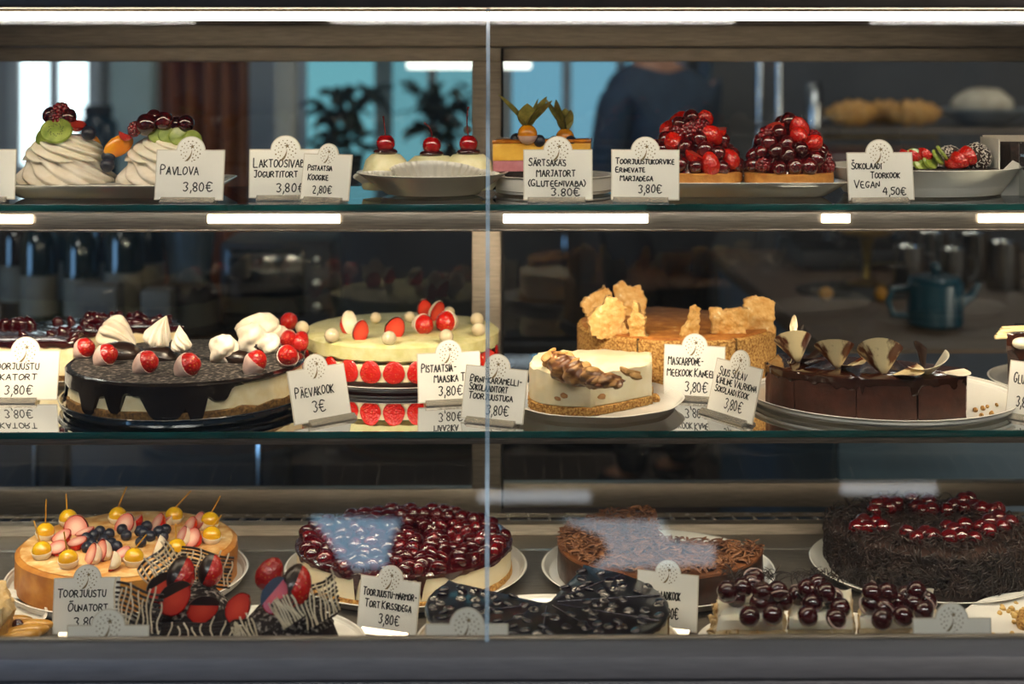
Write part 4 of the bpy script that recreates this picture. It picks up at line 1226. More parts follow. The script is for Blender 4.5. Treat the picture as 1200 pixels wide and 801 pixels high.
# chocolate slice at the right end
p = at(1262, 300, 1.985)
put_plate('white plate cut by the frame at the end of the middle shelf', p.x, p.y, Z2, .114, .102, .012)
es = cake_root('glazed_slice', 'tall chocolate-glazed slice with white chocolate sticks, cut by the frame', 'cake', 1225, 1.97, Z2)
part('cake', slab([rel(es, *q) for q in ((1181, 1.945), (1262, 1.915), (1275, 2.0), (1190, 2.02))], 0, .070, 0, .003, .0012, 60, 4), sponge_m, es)
part('ganache', slab([rel(es, *q) for q in ((1181, 1.945), (1262, 1.915), (1275, 2.0), (1190, 2.02))], lambda x, y, i, n: .052-.030*max(0, noise.noise(Vector((x*120, y*120, 4)))), .0745, .0018, .003, .0006, 60, 5), gana, es)
for i in range(5):
    a = Vector(loc_of(es, at(1166+2*i, 395-2.6*i, 1.945+.006*i)))
    part('white_chocolate_stick', tube([a, a+Vector((.045, .004, .001))], .0028, 8), mat('pale_stick', '#efdcae', '#e2c98e', 60, .4), es)
part('white_chocolate_bit', ball(.011, 12, 8, .002, 80, 2, (1, .7, .7)), white_choc, es, loc_of(es, at(1197, 402, 1.935)))

# cards of the middle shelf
card_px('price card for the marmalade cheesecake, cut by the frame', (-14, 471), (66, 471), Z2, 55, [('TOORJUUSTU', -.0, .72, .62, .16), ('MARMELAADIKATORT'[8:], .02, .70, .40, .15), ('3,80\u20ac', .24, .66, .10, .19)], 12, holder=(.0, .72))
card_px('price card reading P\u00e4evakook, leaning before the meringue cake', (346, 501), (411, 489), Z2, 60, [('P\u00c4EVAKOOK', .07, .76, .48, .20), ('3\u20ac', .34, .58, .16, .22)], 16, holder=(.22, 1.04))
card_px('price card for the pistachio strawberry cake', (491, 475), (563, 471), Z2, 55, [('PISTAATSIA-', .05, .62, .62, .18), ('MAASIKA TORT', .25, .95, .40, .17), ('3,80\u20ac', .32, .72, .11, .20)], 8)
card_px('tilted price card at the glass joint, for the pear and caramel cheesecake', (541, 492), (612, 500), Z2, 60, [('PIRNI-KARAMELLI-', .08, .94, .70, .14), ('\u0160OKOLAADITORT', .08, .72, .54, .14), ('TOORJUUSTUGA', .08, .82, .38, .13), ('3,80\u20ac', .40, .78, .10, .19)], 14)
card_px('price card before the mascarpone cake', (778, 467), (848, 471), Z2, 59, [('MASCARPONE-', .06, .66, .62, .18), ('MEEKOOK KANEELIGA', .05, 1.0, .40, .16), ('3,80\u20ac', .36, .74, .10, .20)], 10, holder=(.05, .98))
card_px('narrow turned price card before the sliced chocolate cake', (829, 484), (881, 500), Z2, 62, [('SUUS SULAV', .10, .72, .72, .16), ('KIHILINE VALRHONA', .08, .98, .56, .14), ('\u0160OKOLAADI KOOK', .08, .84, .40, .13), ('3,80\u20ac', .36, .76, .13, .20)], 15, holder=(-.08, .92))
card_px('price card cut by the frame before the glazed slice', (1179, 488), (1235, 497), Z2, 62, [('GLUTEENIVABA', .10, .96, .60, .20), ('3,80\u20ac', .20, .6, .16, .2)], 15)
# ================================================================== deck
def drizzle(root, pts, r, m, name): return part(name, tube(pts, r, 6), m, root)

# apple cheesecake with yellow half-dipped cherries
p = at(150, 300, 1.900)
put_plate('white plate under the big apple cheesecake', p.x, p.y, ZD, .151, .142, .015)
ap = cake_root('apple_cake', 'golden baked apple cheesecake topped with strawberries, blueberries and dipped yellow cherries', 'cake', 150, 1.900, ZD)
R = .137
dk = disc(R, 140)
part('baked_side', slab(dk, 0, .0455, 0, .004, .0012, 45, 1, rows=8, wav=.0015), bakedtop_m, ap, label='glossy golden brown side')
part('sugared_top', slab(disc(R*.955, 120), .0450, .0475, 0, .0015, .0008, 60, 2, wav=.0012), mat('sugared_top', '#c98a3c', '#e9c58c', 55, .7, .4, 130, c3='#f4e7d3', r3=.72), ap)
AT = .0475
def aps(px, py, r): return Vector(top_at(ap, px, py, AT+r*.85))
yellow = mat('yellow_cherry', '#e3b41c', '#cf9a12', 30, .2, coat=.6)
for (px, py, sx, sz) in ((53, 623, 0, -30), (49, 645, -3, -26), (80, 655, 1, -22), (80, 607, 3, -20), (138, 604, 14, -26), (157, 653, 16, -16), (204, 604, 22, -22), (207, 642, 1, -18), (246, 610, 10, -22), (248, 627, 12, -14)):
    r = .0118
    c = part('yellow_cherry', ball(r, 20, 14), yellow, ap, tuple(aps(px, py, r)), (.1, .15*math.sin(px), 0))
    part('white_dip', cut_mb(ball(r*1.06, 20, 14), (0, 0, -.0005), (.1, 0, 1)), white_choc, c)
    part('stick', tube([(0, 0, r*.8), (sx*.0010, 0, r-sz*.00105)], .00095, 6), mat('stick_wood', '#c8932c', '#a97a20', 80, .6), c)
for (px, py, rot, s) in ((72, 628, (1.2, .4, .3), 1.2), (89, 617, (1.0, .9, .8), 1.35), (99, 622, (1.4, .3, .2), 1.15), (67, 641, (1.2, .4, .6), 1.1), (90, 634, (1.3, .2, .2), 1.15), (106, 650, (1.3, 1.1, .4), 1.3), (118, 646, (1.2, 1.2, .4), 1.3),
                         (146, 614, (1.1, .8, .5), 1.35), (156, 611, (1.2, .6, -.2), 1.2), (183, 613, (1.2, .9, .2), 1.3), (193, 607, (1.1, .5, -.2), 1.2), (143, 647, (1.2, .4, .2), 1.0), (182, 641, (1.1, 1.2, -.2), 1.3),
                         (212, 628, (1.2, 1.0, .2), 1.2), (225, 630, (1.2, .9, .5), 1.25), (222, 615, (1.2, .9, .3), 1.1), (232, 611, (1.1, .9, .2), 1.2), (130, 658, (1.4, 1.3, .2), 1.1)):
    h = half_straw(ap, tuple(aps(px, py, .010)), (rot[0]+.2, rot[1], rot[2]+PI), s*.85, me_flesh_pale)
    if (px*7) % 3 != 0: part('chocolate_dip', ME['half_dip'], None, h, scale=1.0)
for (px, py) in ((101, 630), (110, 627), (107, 637), (117, 622), (128, 625), (143, 620), (148, 627), (164, 622), (172, 616), (176, 628), (186, 622), (194, 620), (191, 628), (121, 633), (130, 636), (137, 640), (165, 635), (168, 624), (102, 641), (116, 641)):
    part('blueberry', me_blue, None, ap, tuple(aps(px, py, .0068)), (-.5, px*.3, px), 1.05)

# cherry marble cheesecake
p = at(476, 300, 1.932)
put_plate('white plate under the cherry-covered marble cheesecake', p.x, p.y, ZD, .1565, .1435, .014)
ch = cake_root('cherry_cake', 'round marble cheesecake covered with dark jellied cherries', 'cake', 474, 1.930, ZD)
R = .1385
dk = disc(R, 150)
part('biscuit_base', slab(dk, 0, .0085, .0005, .001, .0012, 120, 1), crumb_m, ch)
part('cream', slab(dk, .0075, .037, -.0008, .001, .0006, 60, 2), mat('marbled_cream', '#efe3c4', '#e9d9b2', 25, .5, .15, sss=.2, c3='#8d7a55', r3=.80, stretch=(1, 1, 3)), ch)
part('cherry_jelly', slab(dk, lambda x, y, i, n: .0335-.010*max(0, noise.noise(Vector((x*60, y*60, 9)))-.05)-.028*math.exp(-((((math.degrees(math.atan2(y, x))+112) % 360)-0)/1.6)**2)-.024*math.exp(-((math.degrees(math.atan2(y, x))+78)/1.2)**2), .0415, .0012, .003, .0008, 60, 3, step=.0025, wav=.002), mat('cherry_jelly_top', '#3a060c', '#240408', 60, .1, .5, 120, coat=1), ch)
rnd = random.Random(17); pts = []
t_ = 0
while len(pts) < 170 and t_ < 9000:
    t_ += 1
    a, u = rnd.uniform(0, 2*PI), math.sqrt(rnd.random())*.95
    q = Vector((R*u*math.cos(a), R*u*math.sin(a)))
    if all((q-o).length > .0165 for o in pts): pts.append(q)
pts.sort(key=lambda q: q.y)
for q in pts[:100]:
    part('jellied_cherry', me_cherry if rnd.random() < .55 else me_cherry_r, None, ch, (q.x, q.y, .0435), (rnd.uniform(0, 6), rnd.uniform(0, 6), 0), (rnd.uniform(.9, 1.25), rnd.uniform(.9, 1.2), rnd.uniform(.6, .8)))
far = MB(); src = ball(.0098, 14, 10, .0006, 80, 4)
for q in pts[100:]: far.add(src.v, src.f, Matrix.Translation((q.x, q.y, .0435)) @ Matrix.Diagonal((1.1, 1.1, .7, 1)))
for (px, py) in ((470, 600), (484, 599), (497, 599), (512, 600), (525, 602), (541, 603), (555, 606), (478, 607)):
    q = top_at(ch, px, py+3, .050); far.add(src.v, src.f, Matrix.Translation(q))
part('far_cherry_layer', far, cherry_m, ch, kind='stuff')

# chocolate shavings cake
p = at(771, 300, 1.924)
put_plate('white plate under the cake covered with chocolate shavings', p.x, p.y, ZD, .150, .136, .0145)
sh = cake_root('shavings_cake', 'cut chocolate cake strewn with milk chocolate shavings', 'cake', 773, 1.922, ZD)
R = .131
sec = sector(R, 86, 352)
part('cake', slab(sec, 0, .037, 0, .002, .0010, 60, 1), mat('cake_side_chocolate', '#27150f', '#3a2016', 60, .35, .3, 90, coat=.2), sh)
part('frosting', slab(sec, .035, .041, .0006, .002, .0006, 60, 2), milk_choc, sh)
fl = MB(); rnd = random.Random(9)
def in_sec(x, y, R_=R): return math.hypot(x, y) < R_ and not (-10 < math.degrees(math.atan2(y, x)) < 88 and math.hypot(x, y) > .012 and (math.degrees(math.atan2(y, x)) > -8))
n_ = 0
while n_ < 1500:
    x, y = rnd.uniform(-R, R), rnd.uniform(-R, R)
    if not in_sec(x, y, R*.99): continue
    n_ += 1
    f = flake(rnd.uniform(.0022, .0046), rnd.uniform(.008, .020), .0006, rnd.uniform(.0003, .002), n_)
    M = Matrix.Translation((x, y, .0415+rnd.random()*.006)) @ Euler((rnd.uniform(-.6, .6), rnd.uniform(-.5, .5), rnd.uniform(0, 6.3))).to_matrix().to_4x4()
    fl.add(f.v, f.f, M)
part('chocolate_shavings', fl, mat('milk_shavings', '#5f3822', '#8a5d3c', 60, .5), sh, sharp=0, kind='stuff')

# black forest cake
p = at(1086, 300, 1.938)
put_plate('large white plate under the shaggy black forest cake', p.x, p.y, ZD, .150, .132, .015)
bf = cake_root('black_forest_cake', 'tall dark cake shaggy with chocolate curls, red glazed cherries on top', 'cake', 1087, 1.938, ZD)
R = .127
part('cake', slab(disc(R, 120), 0, .054, 0, .003, .0016, 50, 1), sponge_m, bf)
part('cream_top', lathe([(0, .0545), (R*.95, .0545), (R*.97, .053)], 80), mat('cocoa_cream', '#2d1a14', '#3d251c', 60, .6, .4, 120), bf)
fl = MB(); rnd = random.Random(19)
for k in range(2600):
    f = flake(rnd.uniform(.0012, .0028), rnd.uniform(.010, .024), .0007, rnd.uniform(.001, .005), k)
    if k < 1750:
        a = rnd.uniform(-PI, PI)
        if k > 300: a = rnd.uniform(-PI*1.05, .1)
        P = Vector(((R+.002)*math.cos(a), (R+.002)*math.sin(a), rnd.uniform(.013, .058)))
        E = Matrix.Rotation(a, 4, 'Z') @ Matrix.Rotation(PI/2, 4, 'Y') @ Matrix.Rotation(rnd.uniform(0, 6.3), 4, 'Z') @ Matrix.Rotation(rnd.uniform(-.5, .5), 4, 'X')
    else:
        a = rnd.uniform(-PI, PI); u = rnd.uniform(.55, 1.0) if k < 2350 else rnd.uniform(0, .6)
        P = Vector((R*u*math.cos(a), R*u*math.sin(a), .056+rnd.random()*.007))
        E = Euler((rnd.uniform(-.6, .6), rnd.uniform(-.7, .7), rnd.uniform(0, 6.3))).to_matrix().to_4x4()
    fl.add(f.v, f.f, Matrix.Translation(P) @ E)
part('chocolate_curls', fl, mat('dark_curls', '#170d0a', '#2e1d17', 50, .5), bf, sharp=0, kind='stuff')
rnd = random.Random(6)
for (px, py) in ((1003, 618), (1017, 618), (1027, 612), (1012, 611), (1034, 617), (1063, 624), (1084, 625), (1074, 630), (1093, 628), (1110, 617), (1118, 622), (1126, 628), (1112, 630), (1131, 615), (1142, 630), (1149, 617), (1160, 611), (1170, 606), (1175, 617), (1158, 622), (1184, 612),
                 (1028, 592), (1043, 594), (1050, 590), (1036, 589), (1080, 598), (1088, 588), (1074, 594), (1092, 596), (1110, 597), (1118, 592), (1130, 595), (1143, 592), (1150, 596), (1128, 586), (1136, 584), (1162, 598), (1170, 596), (1068, 585), (1024, 598)):
    part('glazed_cherry', me_cherry_r, None, bf, tuple(Vector(top_at(bf, px, py, .062))), (rnd.uniform(0, 6), rnd.uniform(0, 6), 0), rnd.uniform(.9, 1.15))

# blueberry cheesecake in front
p = at(642, 300, 1.672)
put_plate('white plate under the blueberry cheesecake, at the front of the deck', p.x, p.y, ZD, .150, .1405, .014)
bb = cake_root('blueberry_cake', 'cheesecake under shiny black blueberry jelly with a wedge missing', 'cake', 641, 1.675, ZD)
R = .1355
sec = sector(R, 146, 429, 110)
part('biscuit_base', slab(sec, 0, .008, .0005, .001, .0012, 120, 1), crumb_m, bb)
part('cream', slab(sec, .007, .046, -.0008, .002, .0006, 50, 2), mat('berry_stained_cream', '#e9dbb0', '#efe4c4', 30, .5, .15, sss=.2, c3='#8a3a58', r3=.83), bb)
part('blueberry_jelly', slab(sec, lambda x, y, i, n: .0425-.009*max(0, noise.noise(Vector((x*70, y*70, 9)))), .0505, .0010, .004, .0010, 60, 3, step=.0025), mat('blueberry_jelly', '#060609', '#110610', 50, .28, .05, 50, coat=.35), bb, label='glossy black jelly')
rnd = random.Random(31); pts = []; t_ = 0
while len(pts) < 98 and t_ < 9000:
    t_ += 1
    a, u = rnd.uniform(math.radians(146), math.radians(429)), math.sqrt(rnd.random())*.95
    q = Vector((R*u*math.cos(a), R*u*math.sin(a)))
    if u > .15 and all((q-o).length > .0130 for o in pts): pts.append(q)
jb = proto('jellied_blueberry', lambda: ball(.0068, 16, 10, .0003, 80, 3, fn=lambda t, p, d: 1-.3*math.exp(-(p/.35)**2)), mat('jellied_blueberry', '#0b0a12', '#191122', 60, .08, coat=1))
for q in pts:
    part('jellied_blueberry', jb, None, bb, (q.x, q.y, .0500), (rnd.uniform(-.5, .5), rnd.uniform(-.5, .5), 0), (1.0, 1.0, rnd.uniform(.40, .60)))
for a in (200, 232, 265, 300, 335, 370, 405):
    a = math.radians(a)
    part('cut_line', tube([(0.012*math.cos(a), .012*math.sin(a), .0515), (R*.97*math.cos(a), R*.97*math.sin(a), .0512)], .0007, 5), mat('cut_line_jelly', '#3b3344', rough=.25, coat=1), bb)
# a few pale cut edges where the cream shows
for a in (310, 352):
    a = math.radians(a)
    part('cut_line', box((-.0005, -.001, .004), (.0005, .001, .044)), biscuit_dark, bb, (R*math.cos(a), R*math.sin(a), 0), (0, 0, a+PI/2))

# meringue slices with cherries
p = at(955, 300, 1.668)
put_plate('long white oval plate under the three cherry meringue slices', p.x, p.y, ZD, .132, .10, .014, sx=1.0, sy=.80, name='oval_plate')
mer_side = mat('cracked_meringue', '#d8c4a0', '#c5ab80', 45, .8, .7, 70, c3='#e9dcc2', r3=.7)
def meringue_slice(px0, px1, d0, d1, label, seed, cherries, flakes=False):
    t = cake_root('meringue_slice', label, 'cake', (px0+px1)/2, (d0+d1)/2, ZD, group='cherry meringue slices')
    out = [rel(t, *q) for q in ((px0, d0), (px1, d0), (px1-2, d1), (px0+2, d1))]
    part('meringue', slab(out, 0, .040, 0, .004, .0035, 60, seed, rows=8), mer_side, t)
    part('cream', slab(out, .037, .054, -.003, .005, .0025, 40, seed+3, wav=.004), cream_m, t)
    for i, (px, py) in enumerate(cherries):
        c = part('cherry', me_cherry, None, t, tuple(Vector(top_at(t, px, py, .064+(.012 if py < 695 else 0)))), (i, seed, 0), 1.15)
        if i % 2 == 0: part('sheen_streak', tube([(.0118*math.cos(a)*math.sin(.5), .0118*math.sin(a*.2), .0098*math.cos(a)*1.12+.0006) if False else (.0105*math.sin(a), -.004*math.cos(a*2)*.5, .0105*math.cos(a)) for a in [x*.25-1.1 for x in range(10)]], [.0003]+[.0008]*8+[.0003], 6), pink_choc, c)  # whitish sheen on the cherry, put in as a thin pale streak
    fl = MB(); rnd = random.Random(seed)
    for k in range(70):
        f = flake(.0013, rnd.uniform(.010, .020), .0006, rnd.uniform(.001, .005), k)
        a = Vector(out[2]).lerp(Vector(out[3]), rnd.random())
        fl.add(f.v, f.f, Matrix.Translation((a.x, a.y-rnd.random()*.02, .066+rnd.random()*.010)) @ Euler((rnd.uniform(-.9, .9), rnd.uniform(-.9, .9), rnd.uniform(0, 6.3))).to_matrix().to_4x4())
    part('chocolate_threads', fl, MATS['dark_curls'], t, sharp=0, kind='stuff')
    if flakes:
        fl = MB()
        for k in range(160):
            f = flake(rnd.uniform(.003, .006), rnd.uniform(.006, .012), .0007, .001, k)
            a = Vector(out[0]).lerp(Vector(out[3]), rnd.random()) if k % 2 else Vector(out[0]).lerp(Vector(out[1]), rnd.random()*.7)
            fl.add(f.v, f.f, Matrix.Translation((a.x+rnd.uniform(-.006, .0), a.y-rnd.random()*.005, rnd.uniform(.002, .040))) @ Euler((rnd.uniform(0, 6), rnd.uniform(0, 6), rnd.uniform(0, 6.3))).to_matrix().to_4x4())
        part('almond_flakes', fl, mat('almond_flakes', '#dcc193', '#c9a46b', 60, .7), t, sharp=0, kind='stuff')
    return t
meringue_slice(838, 920, 1.620, 1.715, 'cherry meringue slice with almond flakes, nearest the blueberry cake', 3, ((852, 692), (862, 700), (880, 683), (893, 693), (902, 702), (878, 722), (905, 720), (870, 688), (911, 692), (890, 706), (884, 678), (918, 703)), True)
meringue_slice(923, 1001, 1.622, 1.715, 'cherry meringue slice in the middle of the three', 13, ((935, 697), (947, 722), (980, 724), (985, 712), (952, 707), (968, 694), (976, 702), (946, 690), (958, 684)))
meringue_slice(1006, 1098, 1.624, 1.715, 'cherry meringue slice beside the front price card', 23, ((1020, 707), (1033, 725), (1036, 713), (1058, 721), (1050, 704), (1062, 697), (1070, 707), (1082, 716), (1086, 704), (1040, 694), (1022, 694), (1074, 692)))

# crumb-strewn plate at the right end
p = at(1272, 300, 1.70)
put_plate('nearly empty white plate with yellow crumbs, cut by the frame', p.x, p.y, ZD, .136, .104, .013)
rnd = random.Random(3)
for k in range(16):
    a, b = (rnd.gauss(1186, 7), rnd.gauss(712, 5)) if k < 10 else (rnd.uniform(1155, 1198), rnd.uniform(703, 745))
    o = part('cake_crumb', ball(rnd.uniform(.0015, .0042), 8, 6, .001, 200, k), mat('yellow_crumb', '#d9b878', '#c49b52', 90, .8), None, tuple(on(a, b, ZD+.0072)))
    tag(o, 'yellow cake crumb on the nearly empty white plate', 'crumb', 'crumbs on the empty plate')
o = part('cake_end', ball(.016, 14, 10, .004, 90, 5, (1, 1, .8)), crumb_m, None, tuple(on(1206, 728, ZD+.012)))
tag(o, 'small golden cake end left on the nearly empty plate', 'cake')

# apple pie at the left end
p = at(-68, 300, 1.735)
put_plate('white plate under the apple pie pieces, cut by the frame', p.x, p.y, ZD, .1175, .110, .0125)
pie = cake_root('apple_pie', 'crumbly apple pie piece with soft apple slices, cut by the frame', 'pie', -25, 1.70, ZD)
part('filling', slab([rel(pie, *q) for q in ((-110, 1.66), (8, 1.675), (16, 1.71), (10, 1.77), (-110, 1.78))], 0, .026, 0, .003, .003, 50, 1), mat('apple_filling', '#c79a50', '#a97834', 60, .5, .5, 120), pie)
part('crumble', slab([rel(pie, *q) for q in ((-110, 1.67), (2, 1.665), (16, 1.70), (8, 1.755), (-110, 1.765))], .024, .045, 0, .006, .006, 70, 2, wav=.006), mat('crumble', '#d9bf92', '#c6a468', 110, .85, .8, 160), pie)
for (px, py, rz, s) in ((26, 742, .6, 1.3), (34, 735, .4, 1.2), (20, 748, .7, 1.2), (8, 752, .9, 1.1), (15, 728, .2, 1.0)):
    part('apple_slice', ball(.017*s, 18, 10, .001, 50, px, (1.4, .45, .42)), mat('stewed_apple', '#cf9f45', '#b98030', 40, .3, .2, coat=.4, sss=.2), pie, loc_of(pie, on(px, py, ZD+.014)), (.3, 0, rz))
part('cranberry', me_cherry, None, pie, loc_of(pie, on(21, 732, ZD+.02)), None, .7)

# two small chocolate cakes with chocolate nets
p = at(292, 300, 1.662)
put_plate('white plate under the two chocolate net cakes', p.x, p.y, ZD, .132, .124, .011)
net_w, net_d = mat('net_white_chocolate', '#e6d8c0', '#d6c5a6', 50, .4), dark_choc
sug = mat('sugared_chocolate', '#20130e', '#cfc3b8', 190, .8, .6, 230, ramp=(.50, .68), detail=9)
def net(parent, P, U, V, w, h, bend, seed):
    """a curved lattice: dark bars one way, pale bars the other"""
    U, V = Vector(U).normalized(), Vector(V).normalized(); N = U.cross(V)
    P = Vector(P)
    f = lambda u, v: P+U*(u*w)+V*(v*h)+N*(bend*(u*u*4-1)*.25*-1)
    rnd = random.Random(seed); md, mw = MB(), MB()
    for k in range(10):
        u = -.5+k/9+rnd.uniform(-.03, .03); L_ = rnd.uniform(.8, 1.2)
        b = tube([f(u+.035*math.sin(i*.9+k), -.5+i/7*L_) for i in range(8)], .00095, 6); mw.add(b.v, b.f)
    for k in range(9):
        v = -.5+k/8+rnd.uniform(-.02, .02)
        b = tube([f(-.52+i/9*1.08, v+.05*math.sin(i*.7)) for i in range(10)], .0015, 6); md.add([tuple(Vector(q)-N*.002) for q in b.v], b.f)
    a = part('chocolate_net', mw, net_w, parent, label='pale chocolate lattice')
    part('dark_net_layer', md, net_d, a)
def net_cake(label, px, d, R, H, seed):
    t = cake_root('chocolate_net_cake', label, 'cake', px, d, ZD, group='chocolate net cakes')
    part('sponge', ball(R, 48, 30, .006, 40, seed, (1, 1, H/R), fn=lambda a, p, q: 1 if p < PI/2 else 1/max(.35, math.sin(p))**.2), sponge_m, t, (0, 0, H*.42)) if False else \
    part('sponge', lathe([(0, 0), (R*.96, 0), (R, .006), (R*.98, H*.45), (R*.88, H*.72), (R*.62, H*.93), (R*.3, H), (0, H*1.02)], 72, wob=lambda a, r, z: 1+.05*math.sin(5*a+seed)+.03*noise.noise(Vector((a*3, z*120, seed)))), mat('crumbly_sponge', '#150b08', '#291812', 150, .9, 1.0, 200), t)
    part('sugared_top', lathe([(R*.90, H*.70), (R*.64, H*.945), (R*.3, H*1.02), (0, H*1.04)], 60, wob=lambda a, r, z: 1+.05*math.sin(5*a+seed)), sug, t)
    return t
na = net_cake('chocolate net cake with four strawberry halves, beside the apple cake card', 217, 1.692, .054, .062, 2)
nb = net_cake('chocolate net cake with a sugared strawberry on top, at the plate edge', 337, 1.632, .054, .064, 8)
X = lambda q, px, py, d: loc_of(q, at(px, py, d))
choc_dip = proto('dark_dip', lambda: cut_mb(cut_mb(strawberry_mb(.0125, 1.06), (0, .0006, 0), (0, 1, 0)), (-.0045, 0, 0), (1, 0, .35)), dark_choc)
def hs(root, px, py, d, rot, s, dip=True):
    if px in (212, 247, 347): return dipped(root, X(root, px, py, d), (rot[0]-.2, rot[1]*.6, .2), s*.95, me_dark_full, me_straw_b)
    h = half_straw(root, X(root, px, py, d), rot, s)
    if dip: part('chocolate_dip', choc_dip, None, h)
for (px, py, d, rot, s) in ((212, 674, 1.662, (PI-.3, .5, .3), 1.32), (189, 688, 1.645, (PI-.3, .9, .4), 1.1), (205, 701, 1.634, (PI-.4, .9, .2), 1.25), (238, 714, 1.630, (PI-.5, 1.4, 0), 1.1), (247, 668, 1.690, (PI-.1, .3, -.3), 1.15)):
    hs(na, px, py, d, rot, s)
for (px, py, d, rot, s) in ((323, 698, 1.590, (PI-.3, .3, -.4), 1.2), (347, 686, 1.605, (PI-.2, .45, -.2), 1.42), (279, 712, 1.610, (PI-.4, .5, -.6), 1.1)):
    hs(nb, px, py, d, rot, s, px != 279)
part('sugared_strawberry', me_straw, None, nb, X(nb, 316, 672, 1.64), (2.9, .5, 0), 1.15)
net(na, X(na, 160, 712, 1.612), (1, -.25, -.18), (.05, .25, 1), .052, .040, .018, 1)
net(na, X(na, 224, 746, 1.613), (1, -.05, .08), (-.1, .35, 1), .086, .028, .022, 2)
net(na, X(na, 192, 668, 1.668), (.6, .3, .55), (-.55, .1, .6), .040, .040, .012, 3)
net(na, X(na, 240, 664, 1.70), (1, .1, -.25), (.1, .3, 1), .056, .032, .012, 4)
net(nb, X(nb, 375, 705, 1.602), (.75, .4, .35), (-.25, .2, 1), .040, .038, .014, 5)
net(nb, X(nb, 336, 716, 1.566), (.8, -.2, .6), (-.6, .3, .8), .026, .028, .014, 6)
net(nb, X(nb, 288, 742, 1.572), (.8, -.3, .35), (-.5, .3, .9), .026, .030, .014, 7)

# cards of the deck
card_px('price card for the apple cheesecake, standing before it', (62, 746), (138, 744), ZD, 61, [('TOORJUUSTU', .05, .80, .66, .16), ('\u00d5UNATORT', .22, .84, .40, .15), ('3.80', .32, .64, .12, .17)], 10, frame=True)
card_at('blank-faced price card at the front of the deck before the apple cake card', 125, 94, ZD, 1.572, 0, 70, None, 6)
card_px('price card for the cherry marble cheesecake', (419, 738), (487, 748), ZD, 58, [('TOORJUUSTU-MARMOR-', .05, .98, .64, .15), ('TORT KIRSSIDEGA', .10, .90, .42, .15), ('3,80\u20ac', .36, .72, .13, .19)], 12)
card_at('price card at the glass joint before the blueberry cheesecake', 547, 95, ZD, 1.545, 0, 84, [('KODUJUUSTU-', .08, .62, .62, .17), ('MUSTIKATORT', .08, .7, .36, .15)], 5)
card_px('price card half hidden behind the blueberry cheesecake', (746, 736), (816, 744), ZD, 62, [('\u0160OKOLAADIKOOK', .15, .72, .52, .18), ('3,80\u20ac', .42, .70, .18, .20)], 10)
card_at('price card at the front of the deck beside the meringue slices', 1118, 90, ZD, 1.55, 0, 88, [('VIRSIKU BESEE', .06, .68, .52, .18)], 6)
# ================================================================== the kitchen behind the case
wood_top = mat('wooden_worktop', '#6b523c', '#4e3b2a', 12, .5, .1, stretch=(1, 14, 1))
cab_blue = mat('blue_grey_front', '#3c5568', '#34495a', 5, .5)
cab_dark = mat('dark_front', '#201d1c', '#2a2625', 5, .6)
steel_pot = mat('shiny_steel', '#b5b8ba', '#93979a', 20, .18, metal=1)
def counter(label, x0, x1, y0, y1, h, top_m, front_m, ndoor, back=None):
    t = thing('kitchen_counter', label, 'counter', ((x0+x1)/2, y0, 0))
    w, dp = (x1-x0)/2, y1-y0
    part('body', box((-w, .02, .08), (w, dp, h-.04), .004), front_m, t)
    part('plinth', box((-w+.02, .06, 0), (w-.02, dp-.02, .08)), black_m, t)
    part('worktop', box((-w-.015, -.01, h-.04), (w+.015, dp+.01, h), .005), top_m, t)
    for k in range(ndoor):
        a, b = -w+2*w*k/ndoor+.006, -w+2*w*(k+1)/ndoor-.006
        d = part('cabinet_door', box((a, 0, .10), (b, .02, h-.05), .003), front_m, t)
        part('handle', tube([(b-.05, -.02, h-.32), (b-.05, -.03, h-.30), (b-.05, -.03, h-.16), (b-.05, -.02, h-.14)], .006, 8), steel_pot, d)
    return t
counter('low dark counter behind the case with the wine bottles on it', -1.75, -.42, 3.0, 3.6, .87, wood_top, cab_dark, 3)
counter('wooden coffee counter with blue-grey fronts carrying the teal pot', .62, 2.6, 2.75, 4.2, .925, wood_top, cab_blue, 4)
counter('long counter along the back wall under the windows', -2.8, 3.4, 5.55, 6.2, .98, mat('stone_top', '#5b5a59', '#4d4c4b', 20, .4), cab_dark, 6)

# bottles
bott = mat('dark_green_bottle', '#0f1a12', '#16241a', 10, .08, coat=.8)
bott_b = mat('brown_bottle', '#1b0f0a', '#24140d', 10, .08, coat=.8)
paper_lab = mat('bottle_label', '#7d7668', '#696254', 25, .7)
foil = mat('bottle_foil', '#7a2b24', '#5c1f1a', 20, .35, metal=.5)
foil_g = mat('green_foil', '#7c8f2c', '#5d6d1f', 20, .35, metal=.5)
BP = [(0, 0), (.036, 0), (.0375, .004), (.0375, .18), (.034, .205), (.016, .24), (.0135, .25), (.0135, .292), (.0155, .294), (.0155, .302), (0, .302)]
def bottle(px, d, s, m, cap, lab, z):
    p = at(px, 300, d)
    t = thing('bottle', lab, 'bottle', (p.x, p.y, z), group='bottles on the dark counter')
    t.scale = (s, s, s)
    part('glass_body', lathe(BP, 28), m, t)
    part('paper_label', lathe([(.0378, .05), (.0381, .05), (.0381, .13), (.0378, .13)], 28), paper_lab, t)
    part('neck_foil', lathe([(.0138, .252), (.0142, .252), (.0142, .290), (.0158, .293), (.0162, .304), (0, .3045)], 20), cap, t)
